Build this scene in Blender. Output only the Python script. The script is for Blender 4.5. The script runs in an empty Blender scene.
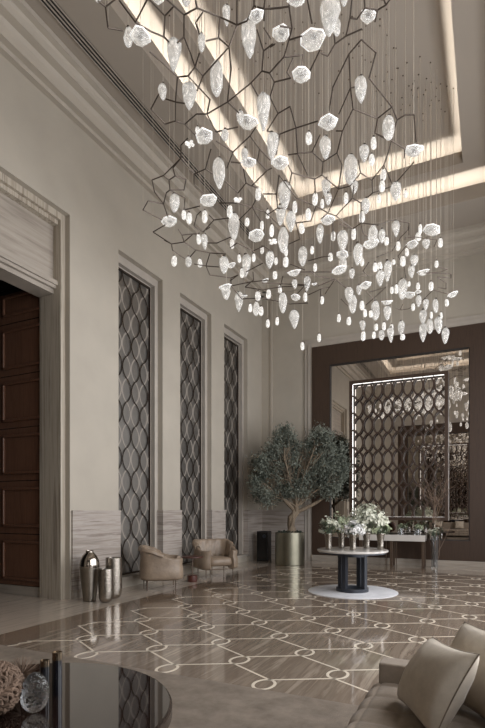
import bpy, math, random
from mathutils import Vector, Matrix, noise as mnoise
random.seed(7)
R = math.radians
sin, cos, pi = math.sin, math.cos, math.pi
C = bpy.context.scene.collection
scene = bpy.context.scene

# ------------------------------------------------------------------ camera model
EYE = 1.5
FPX, CX, HY = 506.0, 242.5, 509.0
YAW = math.atan((488 - 242.5) / 506.0)
SY, CY = sin(YAW), cos(YAW)
def at(px, py, d):
    """point in the room seen at px,py at forward distance d (metres)"""
    t = (px - CX) / FPX
    return Vector((d * (-SY + t * CY), d * (CY + t * SY), EYE + (HY - py) / FPX * d))

cam_d = bpy.data.cameras.new('camera')
cam = bpy.data.objects.new('camera', cam_d); C.objects.link(cam)
cam.location = (0, 0, EYE)
cam.rotation_euler = (R(90), 0, YAW)
cam_d.sensor_fit = 'VERTICAL'; cam_d.sensor_height = 36; cam_d.sensor_width = 24
cam_d.lens = FPX / 728 * 36
cam_d.shift_y = (HY - 364) / 728
cam_d.clip_start = 0.05
scene.camera = cam

# ------------------------------------------------------------------ materials
def srgb(r, g, b):
    f = lambda c: (c / 255 / 12.92) if c / 255 <= 0.04045 else ((c / 255 + 0.055) / 1.055) ** 2.4
    return (f(r), f(g), f(b), 1)

class NT:
    def __init__(s, name):
        s.m = bpy.data.materials.new(name); s.m.use_nodes = True
        s.t = s.m.node_tree; s.n = s.t.nodes; s.l = s.t.links
        s.b = s.n['Principled BSDF']
    def node(s, kind, **kw):
        x = s.n.new(kind)
        for k, v in kw.items():
            if k in x.inputs.keys(): x.inputs[k].default_value = v
            else: setattr(x, k, v)
        return x
    def link(s, a, b): s.l.new(a, b)
    def coords(s, scale=(1, 1, 1), rot=(0, 0, 0)):
        tc = s.node('ShaderNodeTexCoord'); mp = s.node('ShaderNodeMapping')
        mp.inputs['Scale'].default_value = scale; mp.inputs['Rotation'].default_value = rot
        s.link(tc.outputs['Object'], mp.inputs['Vector']); return mp.outputs['Vector']
    def noise(s, vec, scale, detail=4, rough=.55, dist=0):
        x = s.node('ShaderNodeTexNoise'); x.inputs['Scale'].default_value = scale
        x.inputs['Detail'].default_value = detail; x.inputs['Roughness'].default_value = rough
        x.inputs['Distortion'].default_value = dist
        s.link(vec, x.inputs['Vector']); return x.outputs['Fac']
    def ramp(s, fac, stops):
        x = s.node('ShaderNodeValToRGB'); e = x.color_ramp.elements
        while len(e) < len(stops): e.new(.5)
        for el, (p, c) in zip(e, stops): el.position = p; el.color = c
        s.link(fac, x.inputs['Fac']); return x.outputs['Color']
    def bump(s, fac, strength=.1, dist=.01):
        x = s.node('ShaderNodeBump'); x.inputs['Strength'].default_value = strength
        x.inputs['Distance'].default_value = dist
        s.link(fac, x.inputs['Height']); s.link(x.outputs['Normal'], s.b.inputs['Normal'])
    def set(s, **kw):
        names = dict(color='Base Color', rough='Roughness', metal='Metallic', spec='Specular IOR Level', ior='IOR',
                     coat='Coat Weight', coat_rough='Coat Roughness', trans='Transmission Weight', alpha='Alpha',
                     emit='Emission Color', estr='Emission Strength', sheen='Sheen Weight')
        for k, v in kw.items(): s.b.inputs[names[k]].default_value = v
        return s

def plain(name, col, rough=.5, var=.12, scale=6, **kw):
    t = NT(name); t.set(rough=rough, **kw)
    f = t.noise(t.coords(), scale, 3)
    a = tuple(c * (1 - var) for c in col[:3]) + (1,); b = tuple(min(1, c * (1 + var)) for c in col[:3]) + (1,)
    t.link(t.ramp(f, [(.3, a), (.7, b)]), t.b.inputs['Base Color'])
    return t.m

def streaked(name, stops, scale, nscale=1.0, rough=.3, bump=0, **kw):
    t = NT(name); t.set(rough=rough, **kw)
    v = t.coords(scale)
    f = t.noise(v, nscale, 6, .62, .35)
    t.link(t.ramp(f, stops), t.b.inputs['Base Color'])
    if bump: t.bump(f, bump)
    return t.m

M = {}
M['plaster'] = plain('wall plaster', srgb(171, 163, 150), .75, .05, 1.3)
M['ceiling'] = plain('ceiling paint', srgb(160, 150, 138), .8, .02, .6)
M['cornice'] = plain('cornice plaster', srgb(178, 169, 156), .75, .02, .6)
TR = [(.25, srgb(112, 102, 94)), (.40, srgb(152, 142, 133)), (.52, srgb(174, 165, 157)), (.62, srgb(132, 121, 113)), (.78, srgb(178, 170, 162))]
M['trav_h'] = streaked('travertine horizontal veins', TR, (.35, .35, 9), 1.6, .35)
M['trav_v'] = streaked('travertine vertical veins', [(p, (c[0] * 1.12, c[1] * 1.12, c[2] * 1.02, 1)) for p, c in TR], (9, 9, .3), 1.4, .4)
M['trav_l'] = streaked('travertine lintel', [(.25, srgb(124, 114, 104)), (.5, srgb(158, 149, 138)), (.75, srgb(172, 163, 152))], (.5, .5, 7), 2.0, .4)
M['stone_trim'] = plain('pale stone trim', srgb(172, 164, 154), .45, .06, 3)
FL = [(.2, srgb(104, 91, 79)), (.4, srgb(137, 123, 109)), (.52, srgb(120, 106, 93)), (.64, srgb(160, 146, 131)), (.8, srgb(116, 102, 89))]
M['floor_field'] = streaked('polished veined marble', FL, (7.5, .5, 1), 1.5, .09, 0, spec=.6, coat=.35, coat_rough=.03)
M['floor_border'] = streaked('polished pale marble border', [(.25, srgb(146, 133, 119)), (.5, srgb(190, 177, 162)), (.72, srgb(162, 149, 135)), (.85, srgb(202, 190, 176))], (6, .5, 1), 1.5, .1, 0, spec=.6, coat=.3, coat_rough=.03)
M['floor_band'] = streaked('polished brown marble band', [(.25, srgb(104, 88, 75)), (.6, srgb(134, 117, 101)), (.85, srgb(118, 102, 88))], (7, .5, 1), 1.5, .09, 0, spec=.6, coat=.3, coat_rough=.03)
M['inlay'] = plain('cream inlay', srgb(222, 210, 192), .15, .06, 8, spec=.6)
M['disc'] = streaked('white marble disc', [(.3, srgb(194, 194, 197)), (.6, srgb(220, 220, 223)), (.8, srgb(204, 204, 207))], (2, 2, 2), 2.0, .3)
M['marble_white'] = streaked('white veined marble', [(.3, srgb(132, 127, 121)), (.42, srgb(188, 183, 177)), (.7, srgb(200, 195, 188))], (1.5, 1.5, 1.5), 1.6, .15)
def rug():
    t = NT('taupe carpet'); t.set(rough=.95, spec=.1)
    f = t.noise(t.coords(), 5, 8, .7); g = t.noise(t.coords(), 160, 3)
    t.link(t.ramp(f, [(.3, srgb(112, 102, 92)), (.7, srgb(142, 131, 119))]), t.b.inputs['Base Color']); t.bump(g, .5, .01)
    return t.m
M['rug'] = rug()
def fabric(name, a, b, sc=420, rough=.9):
    t = NT(name); t.set(rough=rough, spec=.15, sheen=.15)
    v = t.coords(); f = t.noise(v, 14, 6, .7); g = t.noise(v, sc, 2)
    t.link(t.ramp(f, [(.3, a), (.7, b)]), t.b.inputs['Base Color']); t.bump(g, .35, .004)
    return t.m
M['sofa'] = fabric('taupe sofa weave', srgb(132, 120, 107), srgb(152, 139, 125))
M['cushion'] = fabric('sand cushion satin', srgb(176, 165, 150), srgb(194, 183, 167), 300, .6)
M['piping'] = fabric('cushion piping', srgb(120, 109, 96), srgb(136, 124, 110))
def leather():
    t = NT('tan leather'); t.set(rough=.42, spec=.45)
    v = t.coords(); f = t.noise(v, 5, 5, .6); g = t.noise(v, 26, 4, .6)
    t.link(t.ramp(f, [(.3, srgb(124, 108, 92)), (.7, srgb(146, 129, 111))]), t.b.inputs['Base Color']); t.bump(g, .25, .02)
    return t.m
M['leather'] = leather()
def wood(name, a, b, scale, rough=.35, **kw):
    return streaked(name, [(.25, a), (.5, b), (.75, tuple(.85 * x for x in a[:3]) + (1,))], scale, 2.2, rough, **kw)
M['door_wood'] = wood('dark walnut door', srgb(84, 57, 44), srgb(112, 80, 62), (16, 16, .6), .32, spec=.4)
M['frame_wood'] = wood('dark brown wall cladding', srgb(54, 41, 33), srgb(66, 51, 41), (14, 14, .8), .45, spec=.35)
M['bronze'] = plain('dark bronze metal', srgb(92, 77, 65), .38, .1, 4, metal=.55)
M['lattice'] = plain('bronze lattice metal', srgb(62, 52, 45), .28, .1, 4, metal=.5)
M['screen_lattice'] = plain('brown lattice lacquer', srgb(64, 50, 42), .4, .1, 4, metal=.25)
M['net'] = plain('bronze net rods', srgb(86, 76, 68), .35, .08, 4, metal=.7)
M['slate'] = plain('blue black lacquered steel', srgb(52, 55, 62), .35, .08, 5, metal=.4)
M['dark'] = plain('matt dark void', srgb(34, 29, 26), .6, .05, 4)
M['black'] = plain('black gloss lacquer', srgb(20, 18, 18), .2, .05, 4)
M['navy'] = plain('black candle glass', srgb(16, 17, 24), .12, .05, 4, coat=.5)
def hammered(name, col, bump, sc, rough):
    t = NT(name); t.set(rough=rough, metal=1.0); v = t.coords()
    f = t.noise(v, 5, 3)
    t.link(t.ramp(f, [(.3, tuple(.85 * x for x in col[:3]) + (1,)), (.7, col)]), t.b.inputs['Base Color'])
    if bump: t.bump(t.noise(v, sc, 2), bump, .01)
    return t.m
M['silver'] = hammered('polished silver metal', srgb(172, 164, 154), 0, 1, .14)
M['silver_hammered'] = hammered('hammered silver metal', srgb(156, 148, 138), .6, 45, .27)
M['silver_ribbed'] = hammered('brushed silver metal', srgb(152, 144, 133), .3, 90, .33)
M['vase_bronze'] = hammered('satin champagne metal', srgb(146, 139, 130), .15, 40, .25)
M['brass'] = hammered('brushed champagne brass', srgb(136, 132, 116), .08, 30, .36)
M['gold'] = hammered('antique gold metal', srgb(140, 124, 104), 0, 1, .25)
def mirror(name, col, rough):
    t = NT(name); t.set(metal=1.0, rough=rough)
    f = t.noise(t.coords(), .6, 2)
    t.link(t.ramp(f, [(.3, tuple(.96 * x for x in col[:3]) + (1,)), (.7, col)]), t.b.inputs['Base Color']); return t.m
M['mirror'] = mirror('bronze tinted mirror', (.62, .58, .54, 1), .0)
M['niche_glass'] = mirror('smoked bronze mirror glass', (.24, .225, .205, 1), .5)
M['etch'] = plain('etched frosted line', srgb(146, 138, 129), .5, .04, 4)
M['table_gloss'] = plain('dark brown glass top', srgb(30, 20, 17), .03, .1, 3, ior=1.75, coat=.2, coat_rough=.0)
M['table_edge'] = plain('dark table edge', srgb(58, 48, 42), .25, .1, 3)
M['red_wood'] = plain('oxblood lacquer', srgb(78, 42, 34), .3, .1, 6)
M['bark'] = streaked('olive bark', [(.3, srgb(92, 80, 66)), (.7, srgb(140, 124, 104))], (20, 20, 5), 1.2, .85, .6)
def leafmat(name, a, b, rough=.5):
    t = NT(name); t.set(rough=rough, spec=.3)
    f = t.noise(t.coords(), 3, 3)
    t.link(t.ramp(f, [(.3, a), (.7, b)]), t.b.inputs['Base Color']); return t.m
M['olive'] = leafmat('olive leaves', srgb(80, 86, 77), srgb(124, 128, 116))
M['leaf'] = leafmat('bouquet leaves', srgb(84, 100, 84), srgb(130, 144, 122))
M['petal_cream'] = leafmat('cream petals', srgb(176, 179, 160), srgb(214, 213, 198), .7)
M['petal_white'] = leafmat('white hydrangea petals', srgb(198, 197, 194), srgb(228, 226, 224), .7)
M['petal_green'] = leafmat('pale green petals', srgb(146, 158, 128), srgb(190, 196, 168), .7)
M['soil'] = plain('moss', srgb(44, 50, 40), .9, .3, 30)
M['twig'] = plain('dry twig', srgb(126, 106, 90), .8, .15, 12)
M['coral'] = plain('brown coral', srgb(112, 92, 77), .85, .25, 24)
M['ball'] = plain('russet woven ball', srgb(92, 58, 42), .7, .3, 40)
def glassy(name, col, rough, est, trans=.85, ior=1.45):
    t = NT(name); t.set(color=col, rough=rough, trans=trans, ior=ior)
    if est: t.set(emit=(1, .97, .92, 1), estr=est)
    return t
M['glass'] = glassy('clear glass', (.93, .95, .96, 1), .02, 0, .95).m
M['paper_glass'] = None
def bubble_glass():
    t = glassy('bubbled glass', (.96, .97, .98, 1), .03, 0, 1.0)
    g = t.noise(t.coords(), 60, 5, .8); t.bump(g, .5, .01); return t.m
M['paper_glass'] = bubble_glass()
def crystal(name, lo, hi, sc, trans=.8):
    """cast crystal lit by its own lamp: bright veins and bubbles inside otherwise clear glass"""
    t = glassy(name, (.96, .94, .91, 1), .10, 1.0, trans, 1.4)
    tc = t.node('ShaderNodeTexCoord'); v = tc.outputs['Object']
    f = t.noise(v, sc, 5, .68, 1.4)
    x = t.node('ShaderNodeMapRange'); x.inputs['From Min'].default_value = .47; x.inputs['From Max'].default_value = .66
    x.inputs['To Min'].default_value = lo; x.inputs['To Max'].default_value = hi
    t.link(f, x.inputs['Value']); t.link(x.outputs['Result'], t.b.inputs['Emission Strength'])
    t.bump(f, .6, .05)
    return t.m
M['crystal_drop'] = crystal('cast crystal drop', .10, .58, 2.6)
M['crystal_small'] = crystal('small lit crystal', .22, .95, 3.5, .7)
M['crystal_dish'] = crystal('lit crystal dish', .07, .44, 3.2, .85)
def emit(name, col, s):
    t = NT(name); t.set(color=(.8, .8, .8, 1), emit=col, estr=s); return t.m
M['lit_edge'] = emit('lit crystal edge', (1, .97, .92, 1), .9)
M['led'] = emit('led strip', (1, .97, .93, 1), 2.4)
M['cable'] = plain('steel cable', srgb(196, 186, 172), .5, .05, 3)

# ------------------------------------------------------------------ mesh builder
class MB:
    def __init__(s): s.v = []; s.f = []
    def add(s, vs, fs):
        o = len(s.v); s.v += [tuple(v) for v in vs]; s.f += [tuple(i + o for i in f) for f in fs]; return s
    def box(s, a, b, mat=None):
        x0, y0, z0 = a; x1, y1, z1 = b
        vs = [Vector(p) for p in ((x0, y0, z0), (x1, y0, z0), (x1, y1, z0), (x0, y1, z0), (x0, y0, z1), (x1, y0, z1), (x1, y1, z1), (x0, y1, z1))]
        if mat is not None: vs = [mat @ v for v in vs]
        return s.add(vs, [(0, 3, 2, 1), (4, 5, 6, 7), (0, 1, 5, 4), (1, 2, 6, 5), (2, 3, 7, 6), (3, 0, 4, 7)])
    def tube(s, pts, r, n=6, cap=True, closed=False):
        pts = [Vector(p) for p in pts]; m = len(pts); rings = []
        rr = r if isinstance(r, (list, tuple)) else [r] * m
        up = None
        for i, p in enumerate(pts):
            if closed: d = pts[(i + 1) % m] - pts[i - 1]
            else: d = pts[min(i + 1, m - 1)] - pts[max(i - 1, 0)]
            if d.length < 1e-9: d = Vector((0, 0, 1))
            d.normalize()
            if up is None:
                up = Vector((0, 0, 1)) if abs(d.z) < .9 else Vector((1, 0, 0))
            a = d.cross(up)
            if a.length < 1e-4: a = d.orthogonal()
            a.normalize(); b = a.cross(d); up = b
            rings.append([p + (a * cos(2 * pi * k / n) + b * sin(2 * pi * k / n)) * rr[i] for k in range(n)])
        vs = [q for ring in rings for q in ring]; fs = []
        for i in range(m if closed else m - 1):
            j = (i + 1) % m
            for k in range(n):
                k2 = (k + 1) % n
                fs.append((i * n + k, i * n + k2, j * n + k2, j * n + k))
        if cap and not closed:
            fs.append(tuple(range(n))[::-1]); fs.append(tuple((m - 1) * n + k for k in range(n)))
        return s.add(vs, fs)
    def lathe(s, prof, n=32, c=(0, 0, 0), rfun=None):
        vs = []; fs = []; m = len(prof)
        for i, (r, z) in enumerate(prof):
            for k in range(n):
                th = 2 * pi * k / n; q = r * (rfun(th, z) if rfun else 1)
                vs.append((c[0] + q * cos(th), c[1] + q * sin(th), c[2] + z))
        for i in range(m - 1):
            for k in range(n):
                k2 = (k + 1) % n
                fs.append((i * n + k, i * n + k2, (i + 1) * n + k2, (i + 1) * n + k))
        fs.append(tuple(range(n))[::-1]); fs.append(tuple((m - 1) * n + k for k in range(n)))
        return s.add(vs, fs)
    def prism(s, poly, axis, a, b):
        """poly: 2D points; axis 'x','y','z' = extrusion direction from a to b"""
        def P(p, q):
            u, w = p
            return {'x': (q, u, w), 'y': (u, q, w), 'z': (u, w, q)}[axis]
        n = len(poly)
        vs = [P(p, a) for p in poly] + [P(p, b) for p in poly]
        fs = [tuple(range(n))[::-1], tuple(range(n, 2 * n))] + [(i, (i + 1) % n, n + (i + 1) % n, n + i) for i in range(n)]
        return s.add(vs, fs)
    def ribbon(s, pts, nrm, w, dp, closed=False):
        """rectangular bar w wide (in plane) and dp deep (along nrm) following pts"""
        pts = [Vector(p) for p in pts]; nrm = Vector(nrm); m = len(pts); vs = []; fs = []
        for i, p in enumerate(pts):
            d = (pts[(i + 1) % m] - pts[i - 1]) if closed else pts[min(i + 1, m - 1)] - pts[max(i - 1, 0)]
            a = d.normalized().cross(nrm).normalized() * (w / 2); b = nrm * (dp / 2)
            vs += [p - a - b, p + a - b, p + a + b, p - a + b]
        for i in range(m if closed else m - 1):
            j = (i + 1) % m
            for k in range(4):
                k2 = (k + 1) % 4
                fs.append((i * 4 + k, i * 4 + k2, j * 4 + k2, j * 4 + k))
        if not closed: fs += [(3, 2, 1, 0), tuple((m - 1) * 4 + k for k in range(4))]
        return s.add(vs, fs)
    def grid(s, fn, nu, nv, wrap=False):
        vs = [fn(i / nu, j / nv) for i in range(nu + 1) for j in range(nv + 1)]
        fs = [(i * (nv + 1) + j, (i + 1) * (nv + 1) + j, (i + 1) * (nv + 1) + j + 1, i * (nv + 1) + j + 1) for i in range(nu) for j in range(nv)]
        return s.add(vs, fs)
    def build(s, name, mat, parent=None, smooth=False, angle=40, bevel=0, fix=True, seg=2):
        me = bpy.data.meshes.new(name); me.from_pydata(s.v, [], s.f); me.update()
        if fix:
            import bmesh
            b = bmesh.new(); b.from_mesh(me); bmesh.ops.recalc_face_normals(b, faces=b.faces); b.to_mesh(me); b.free()
        if smooth:
            me.polygons.foreach_set('use_smooth', [True] * len(me.polygons)); me.set_sharp_from_angle(angle=R(angle))
        me.materials.append(mat)
        o = bpy.data.objects.new(name, me); C.objects.link(o)
        if parent: o.parent = parent
        if bevel:
            md = o.modifiers.new('bevel', 'BEVEL'); md.width = bevel; md.segments = seg; md.limit_method = 'ANGLE'; md.angle_limit = R(50)
        return o

def tag(o, label, cat, group=None, kind=None):
    o['label'] = label; o['category'] = cat
    if group: o['group'] = group
    if kind: o['kind'] = kind
    return o
def empty(name, loc=(0, 0, 0), rz=0):
    o = bpy.data.objects.new(name, None); C.objects.link(o); o.location = loc; o.rotation_euler = (0, 0, rz)
    o.empty_display_size = .1; return o
def thing(name, label, cat, loc=(0, 0, 0), rz=0, group=None):
    return tag(empty(name, loc, rz), label, cat, group)
def struct(name, mb, mat, parent=None, **kw):
    o = mb.build(name, mat, parent, **kw)
    if parent is None: o['kind'] = 'structure'
    return o
def kids(o): return [c for c in C.objects if c.parent == o]
def copy_tree(o, parent=None):
    c = o.copy(); C.objects.link(c)
    if parent: c.parent = parent
    for ch in kids(o): copy_tree(ch, c)
    return c
# ================================================================== THE ROOM
XL, XR, YB, YF = -6.24, 1.75, 14.2, -1.45       # left wall, right wall, back wall, rear wall behind the camera
XC = -2.25
H1, H2, H3 = 8.5, 9.1, 9.65                      # soffit, first tray, inner tray
NW, NT_, NB = 1.43, 6.38, .17                    # niche width, top, bottom
NICHES = [7.53, 9.645, 11.76]
DOOR = (3.75, 6.3)

# ---- left wall with doorway and three niches
w = MB(); y = YF
for (a, b, lo) in [(DOOR[0], DOOR[1], 0)] + [(n, n + NW, NB) for n in NICHES]:
    w.box((XL - .5, y, 0), (XL, a, H1))
    w.box((XL - .5, a, NT_), (XL, b, H1))
    if lo: w.box((XL - .5, a, 0), (XL, b, lo))
    y = b
w.box((XL - .5, y, 0), (XL, YB, H1))
struct('wall_left', w, M['plaster'])
# ---- back wall, rear wall, right wall (three tall windows)
w = MB(); w.box((XL - .5, YB, 0), (XR + .5, YB + .2, H1)); struct('wall_back', w, M['plaster'])
w = MB(); w.box((XL - .5, YF - .2, 0), (XR + .5, YF, H1)); struct('wall_rear', w, M['plaster'])
w = MB(); y = YF
WINS = [1.0, 3.4, 5.8, 8.2, 10.6]; WW = 1.6
for n in WINS:
    w.box((XR, y, 0), (XR + .4, n, H1)); w.box((XR, n, 6.3), (XR + .4, n + WW, H1)); w.box((XR, n, 0), (XR + .4, n + WW, .3))
    y = n + WW
w.box((XR, y, 0), (XR + .4, YB, H1))
struct('wall_right', w, M['plaster'])
for i, n in enumerate(WINS):
    f = MB()
    for a, b in (((XR + .2, n, .3), (XR + .28, n + .06, 6.3)), ((XR + .2, n + WW - .06, .3), (XR + .28, n + WW, 6.3)),
                 ((XR + .2, n, .3), (XR + .28, n + WW, .36)), ((XR + .2, n, 6.24), (XR + .28, n + WW, 6.3)),
                 ((XR + .2, n + WW / 2 - .03, .3), (XR + .28, n + WW / 2 + .03, 6.3)), ((XR + .2, n, 3.2), (XR + .28, n + WW, 3.27))):
        f.box(a, b)
    fr = struct('window_%d' % (i + 1), f, M['bronze'])
    p = MB().box((XR + .235, n + .05, .35), (XR + .245, n + WW - .05, 6.25)); p.build('pane', M['glass'], fr)

# ---- floor: pale border, brown band, veined field, cream inlay
floor = struct('floor', MB().box((XL - 3.2, YF - .2, -.2), (XR + .4, YB + .2, 0)), M['floor_border'])
FX0, FX1, FY0, FY1 = -4.82, .32, 1.0, 12.95
bd = .42
b = MB()
for a, c in (((FX0 - bd, FY0 - bd), (FX0, FY1 + bd)), ((FX1, FY0 - bd), (FX1 + bd, FY1 + bd)), ((FX0, FY0 - bd), (FX1, FY0)), ((FX0, FY1), (FX1, FY1 + bd))):
    b.box((a[0], a[1], -.05), (c[0], c[1], .0012))
struct('marble_band', b, M['floor_band'], floor)
struct('marble_field', MB().box((FX0, FY0, -.05), (FX1, FY1, .0016)), M['floor_field'], floor)
inl = MB(); PX, PYY, RX, RY = .4965, .533, .088, .125
def flat_line(pts, wd, closed=False): inl.ribbon([(p[0], p[1], .0016) for p in pts], (0, 0, 1), wd, .0016, closed)
for i in range(-3, 8):
    for j in range(-6, 18):
        if (i + j) % 2 == 0: continue
        x = -1.225 - PX * i; y = 3.97 + PYY * j
        if not (FY0 + .2 < y < FY1 - .15) or x > FX1 - .05: continue
        if i == 7:
            flat_line([(x - .03, y - RY), (x + .02, y - .03), (x + .0, y + .03), (x + .07, y + RY)], .024)
        else:
            flat_line([(x + RX * cos(2 * pi * k / 28), y + RY * sin(2 * pi * k / 28)) for k in range(28)], .027, True)
        for dx, sgn in ((PX, 1), (-PX, -1)):
            x2 = x + dx; y2 = y + PYY
            if FX0 - .02 < x2 < FX1 - .02 and y2 < FY1 - .15:
                flat_line([(x, y + RY), (x2, y2 - RY)], .023)
struct('inlay', inl, M['inlay'], floor)
struct('carpet_edge', MB().box((FX0 - .2, YF + .02, .0), (FX1 + .3, 3.83, .012)), M['rug'], None).name = 'rug'
rug_o = bpy.data.objects['rug']; del rug_o['kind']
tag(rug_o, 'large mottled taupe carpet under the coffee table and sofa', 'rug')

# ---- ceiling: soffit, lit cove, first tray, second cove, inner tray
OX0, OX1, OY0, OY1 = -4.72, .22, .25, 12.55
IX0, IX1, IY0, IY1 = -4.3, -.5, .7, 12.1
c = MB()
def ring(mb, o, i, z0, z1):
    (ox0, oy0, ox1, oy1), (ix0, iy0, ix1, iy1) = o, i
    mb.box((ox0, oy0, z0), (ix0, oy1, z1)); mb.box((ix1, oy0, z0), (ox1, oy1, z1))
    mb.box((ix0, oy0, z0), (ix1, iy0, z1)); mb.box((ix0, iy1, z0), (ix1, oy1, z1))
def lip(mb, i, z0, z1, t=.06):
    x0, y0, x1, y1 = i
    ring(mb, (x0 - t, y0 - t, x1 + t, y1 + t), i, z0, z1)
ring(c, (XL - .5, YF - .2, XR + .5, YB + .2), (OX0, OY0, OX1, OY1), H1, H1 + .05)
lip(c, (OX0, OY0, OX1, OY1), H1 + .05, 8.82)
TQ = .62
lip(c, (OX0 - TQ, OY0 - TQ, OX1 + TQ, OY1 + TQ), H1 + .05, H2)
ring(c, (OX0 - TQ - .05, OY0 - TQ - .05, OX1 + TQ + .05, OY1 + TQ + .05), (IX0, IY0, IX1, IY1), H2, H2 + .05)
lip(c, (IX0, IY0, IX1, IY1), H2 + .05, 9.36)
lip(c, (IX0 - .5, IY0 - .5, IX1 + .5, IY1 + .5), H2 + .05, H3)
c.box((IX0 - .55, IY0 - .55, H3), (IX1 + .55, IY1 + .55, H3 + .05))
struct('ceiling', c, M['ceiling'])
# ---- cornice round the room
prof = [(0, 7.98), (.094, 7.98), (.094, 8.046), (.10, 8.05), (.205, 8.05), (.205, 8.10), (.215, 8.20), (.25, 8.262), (.37, 8.27), (.372, 8.31), (.385, 8.37), (.41, 8.41), (.50, 8.42), (.50, 8.5), (0, 8.5)]
c = MB()
c.prism([(XL + d, z) for d, z in prof], 'y', YF, YB)
struct('trim_1', c, M['cornice'])
c = MB(); c.prism([(XR - d, z) for d, z in prof], 'y', YF, YB); struct('trim_2', c, M['cornice'])
c = MB(); c.prism([(YB - d, z) for d, z in prof], 'x', XL, XR); struct('trim_3', c, M['cornice'])
c = MB(); c.prism([(YF + d, z) for d, z in prof], 'x', XL, XR); struct('trim_4', c, M['cornice'])
# ---- linear air slot in the left soffit
v = thing('air_vent', 'long dark linear air slot in the ceiling along the left cornice', 'air vent', (-5.455, 5.4, H1))
MB().box((-.09, -6.6, -.006), (.09, 6.7, .0)).build('backing', M['dark'], v)
for k in range(4):
    x = -.082 + k * .0545
    MB().box((x - .007, -6.6, -.022), (x + .007, 6.7, -.004)).build('slat', M['ceiling'], v)

# ---- travertine dado, plinths
d = MB()
def dado(y0, y1):
    d.box((XL - .14, y0 - .025, 0), (XL + .03, y1 + .025, 1.44))
    d.box((XL - .14, y0 - .03, 1.44), (XL + .038, y1 + .03, 1.475))
piers = [(NICHES[0] + NW, NICHES[1]), (NICHES[1] + NW, NICHES[2]), (NICHES[2] + NW, YB - .03)]
dado(6.36, NICHES[0])
for p in piers: dado(*p)
dado(YF + .03, DOOR[0] - .06)
struct('trim_5', d, M['trav_h'])
pl = MB()
for a, b_ in [(6.36, 7.53)] + piers + [(YF, DOOR[0])]:
    pl.box((XL, a - .03, 0), (XL + .05, b_ + .03, .16))
pl.box((XL, YB - .09, 0), (-4.86, YB, .16))
struct('baseboard_left', pl, M['trav_l'])
d = MB(); d.box((XL + .03, YB - .03, 0), (-4.86, YB, 1.44)); d.box((XL + .03, YB - .038, 1.44), (-4.86, YB, 1.475))
struct('trim_6', d, M['trav_h'])
# slender pilaster trim in the back corner
struct('trim_7', MB().box((XL + .3, YB - .03, 1.475), (XL + .36, YB, 7.98)), M['cornice'])

# ---- niches: stone surround and smoked mirror panel with a bronze lattice
NLAB = ['tall smoked mirror panel with bronze lattice, nearest the doorway behind the first armchair',
        'tall smoked mirror panel with bronze lattice, middle of three behind the second armchair',
        'tall smoked mirror panel with bronze lattice, farthest of three beside the corner']
def wave(mb, y0, y1, z0, z1, x, amp_pitch, half, w, dp, phase, n=12):
    """sinusoidal bars in the plane x, neighbours in opposite phase so that they kiss and part"""
    P = amp_pitch; k = 0; yy = y0 - P
    cc = y0 - P * .5 + .0
    while cc < y1 + P:
        for s in (1, -1):
            pts = []
            zz = z0
            N = int((z1 - z0) / half * n)
            run = []
            for q in range(N + 1):
                z = z0 + (z1 - z0) * q / N
                cw = cos(pi * (z - z0 + phase) / half); yv = cc + s * P / 4 + s * (P / 4 - w * .42) * math.copysign(abs(cw) ** .72, cw)
                if y0 + w / 2 < yv < y1 - w / 2: run.append((x, yv, z))
                else:
                    if len(run) > 1: mb.ribbon(run, (1, 0, 0), w, dp)
                    run = []
            if len(run) > 1: mb.ribbon(run, (1, 0, 0), w, dp)
        cc += P
first = None
for i, n in enumerate(NICHES):
    s = MB()
    y0, y1 = n, n + NW
    z1 = NT_
    # stepped stone architrave set back in the niche
    z1 = NT_
    for (x0, x1, t0) in ((-.5, -.12, .115), (-.5, -.22, .13)):
        s.box((XL + x0, y0, NB), (XL + x1, y0 + t0, z1)); s.box((XL + x0, y1 - t0, NB), (XL + x1, y1, z1))
        s.box((XL + x0, y0 + t0, z1 - t0 * 1.35), (XL + x1, y1 - t0, z1))
    s.box((XL - .5, y0, NB - .02), (XL + .03, y1, NB + .03))
    struct('trim_%d' % (8 + i), s, M['stone_trim'])
    if first is None:
        t = thing('niche_mirror', NLAB[0], 'panel', (XL - .262, n + NW / 2, NB + .03), 0, 'lattice mirror panels in the left wall niches')
        hw = NW / 2 - .131; hh = z1 - NB - .03 - .176
        mg = MB().box((-.02, -hw, 0), (.0, hw, hh)).build('mirror_glass', M['niche_glass'], t)
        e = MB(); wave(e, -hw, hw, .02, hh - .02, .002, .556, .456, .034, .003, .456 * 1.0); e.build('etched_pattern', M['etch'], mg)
        l = MB(); wave(l, -hw, hw, .02, hh - .02, .022, .556, .456, .02, .006, 0); l.build('lattice', M['lattice'], t)
        f = MB()
        for a, b_ in (((0, -hw, 0), (.04, -hw + .012, hh)), ((0, hw - .012, 0), (.04, hw, hh)), ((0, -hw, 0), (.04, hw, .035)), ((0, -hw, hh - .035), (.04, hw, hh))): f.box(a, b_)
        f.build('frame', M['lattice'], t)
        first = t
    else:
        t = copy_tree(first); t.location.y = n + NW / 2; t['label'] = NLAB[i]

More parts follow.
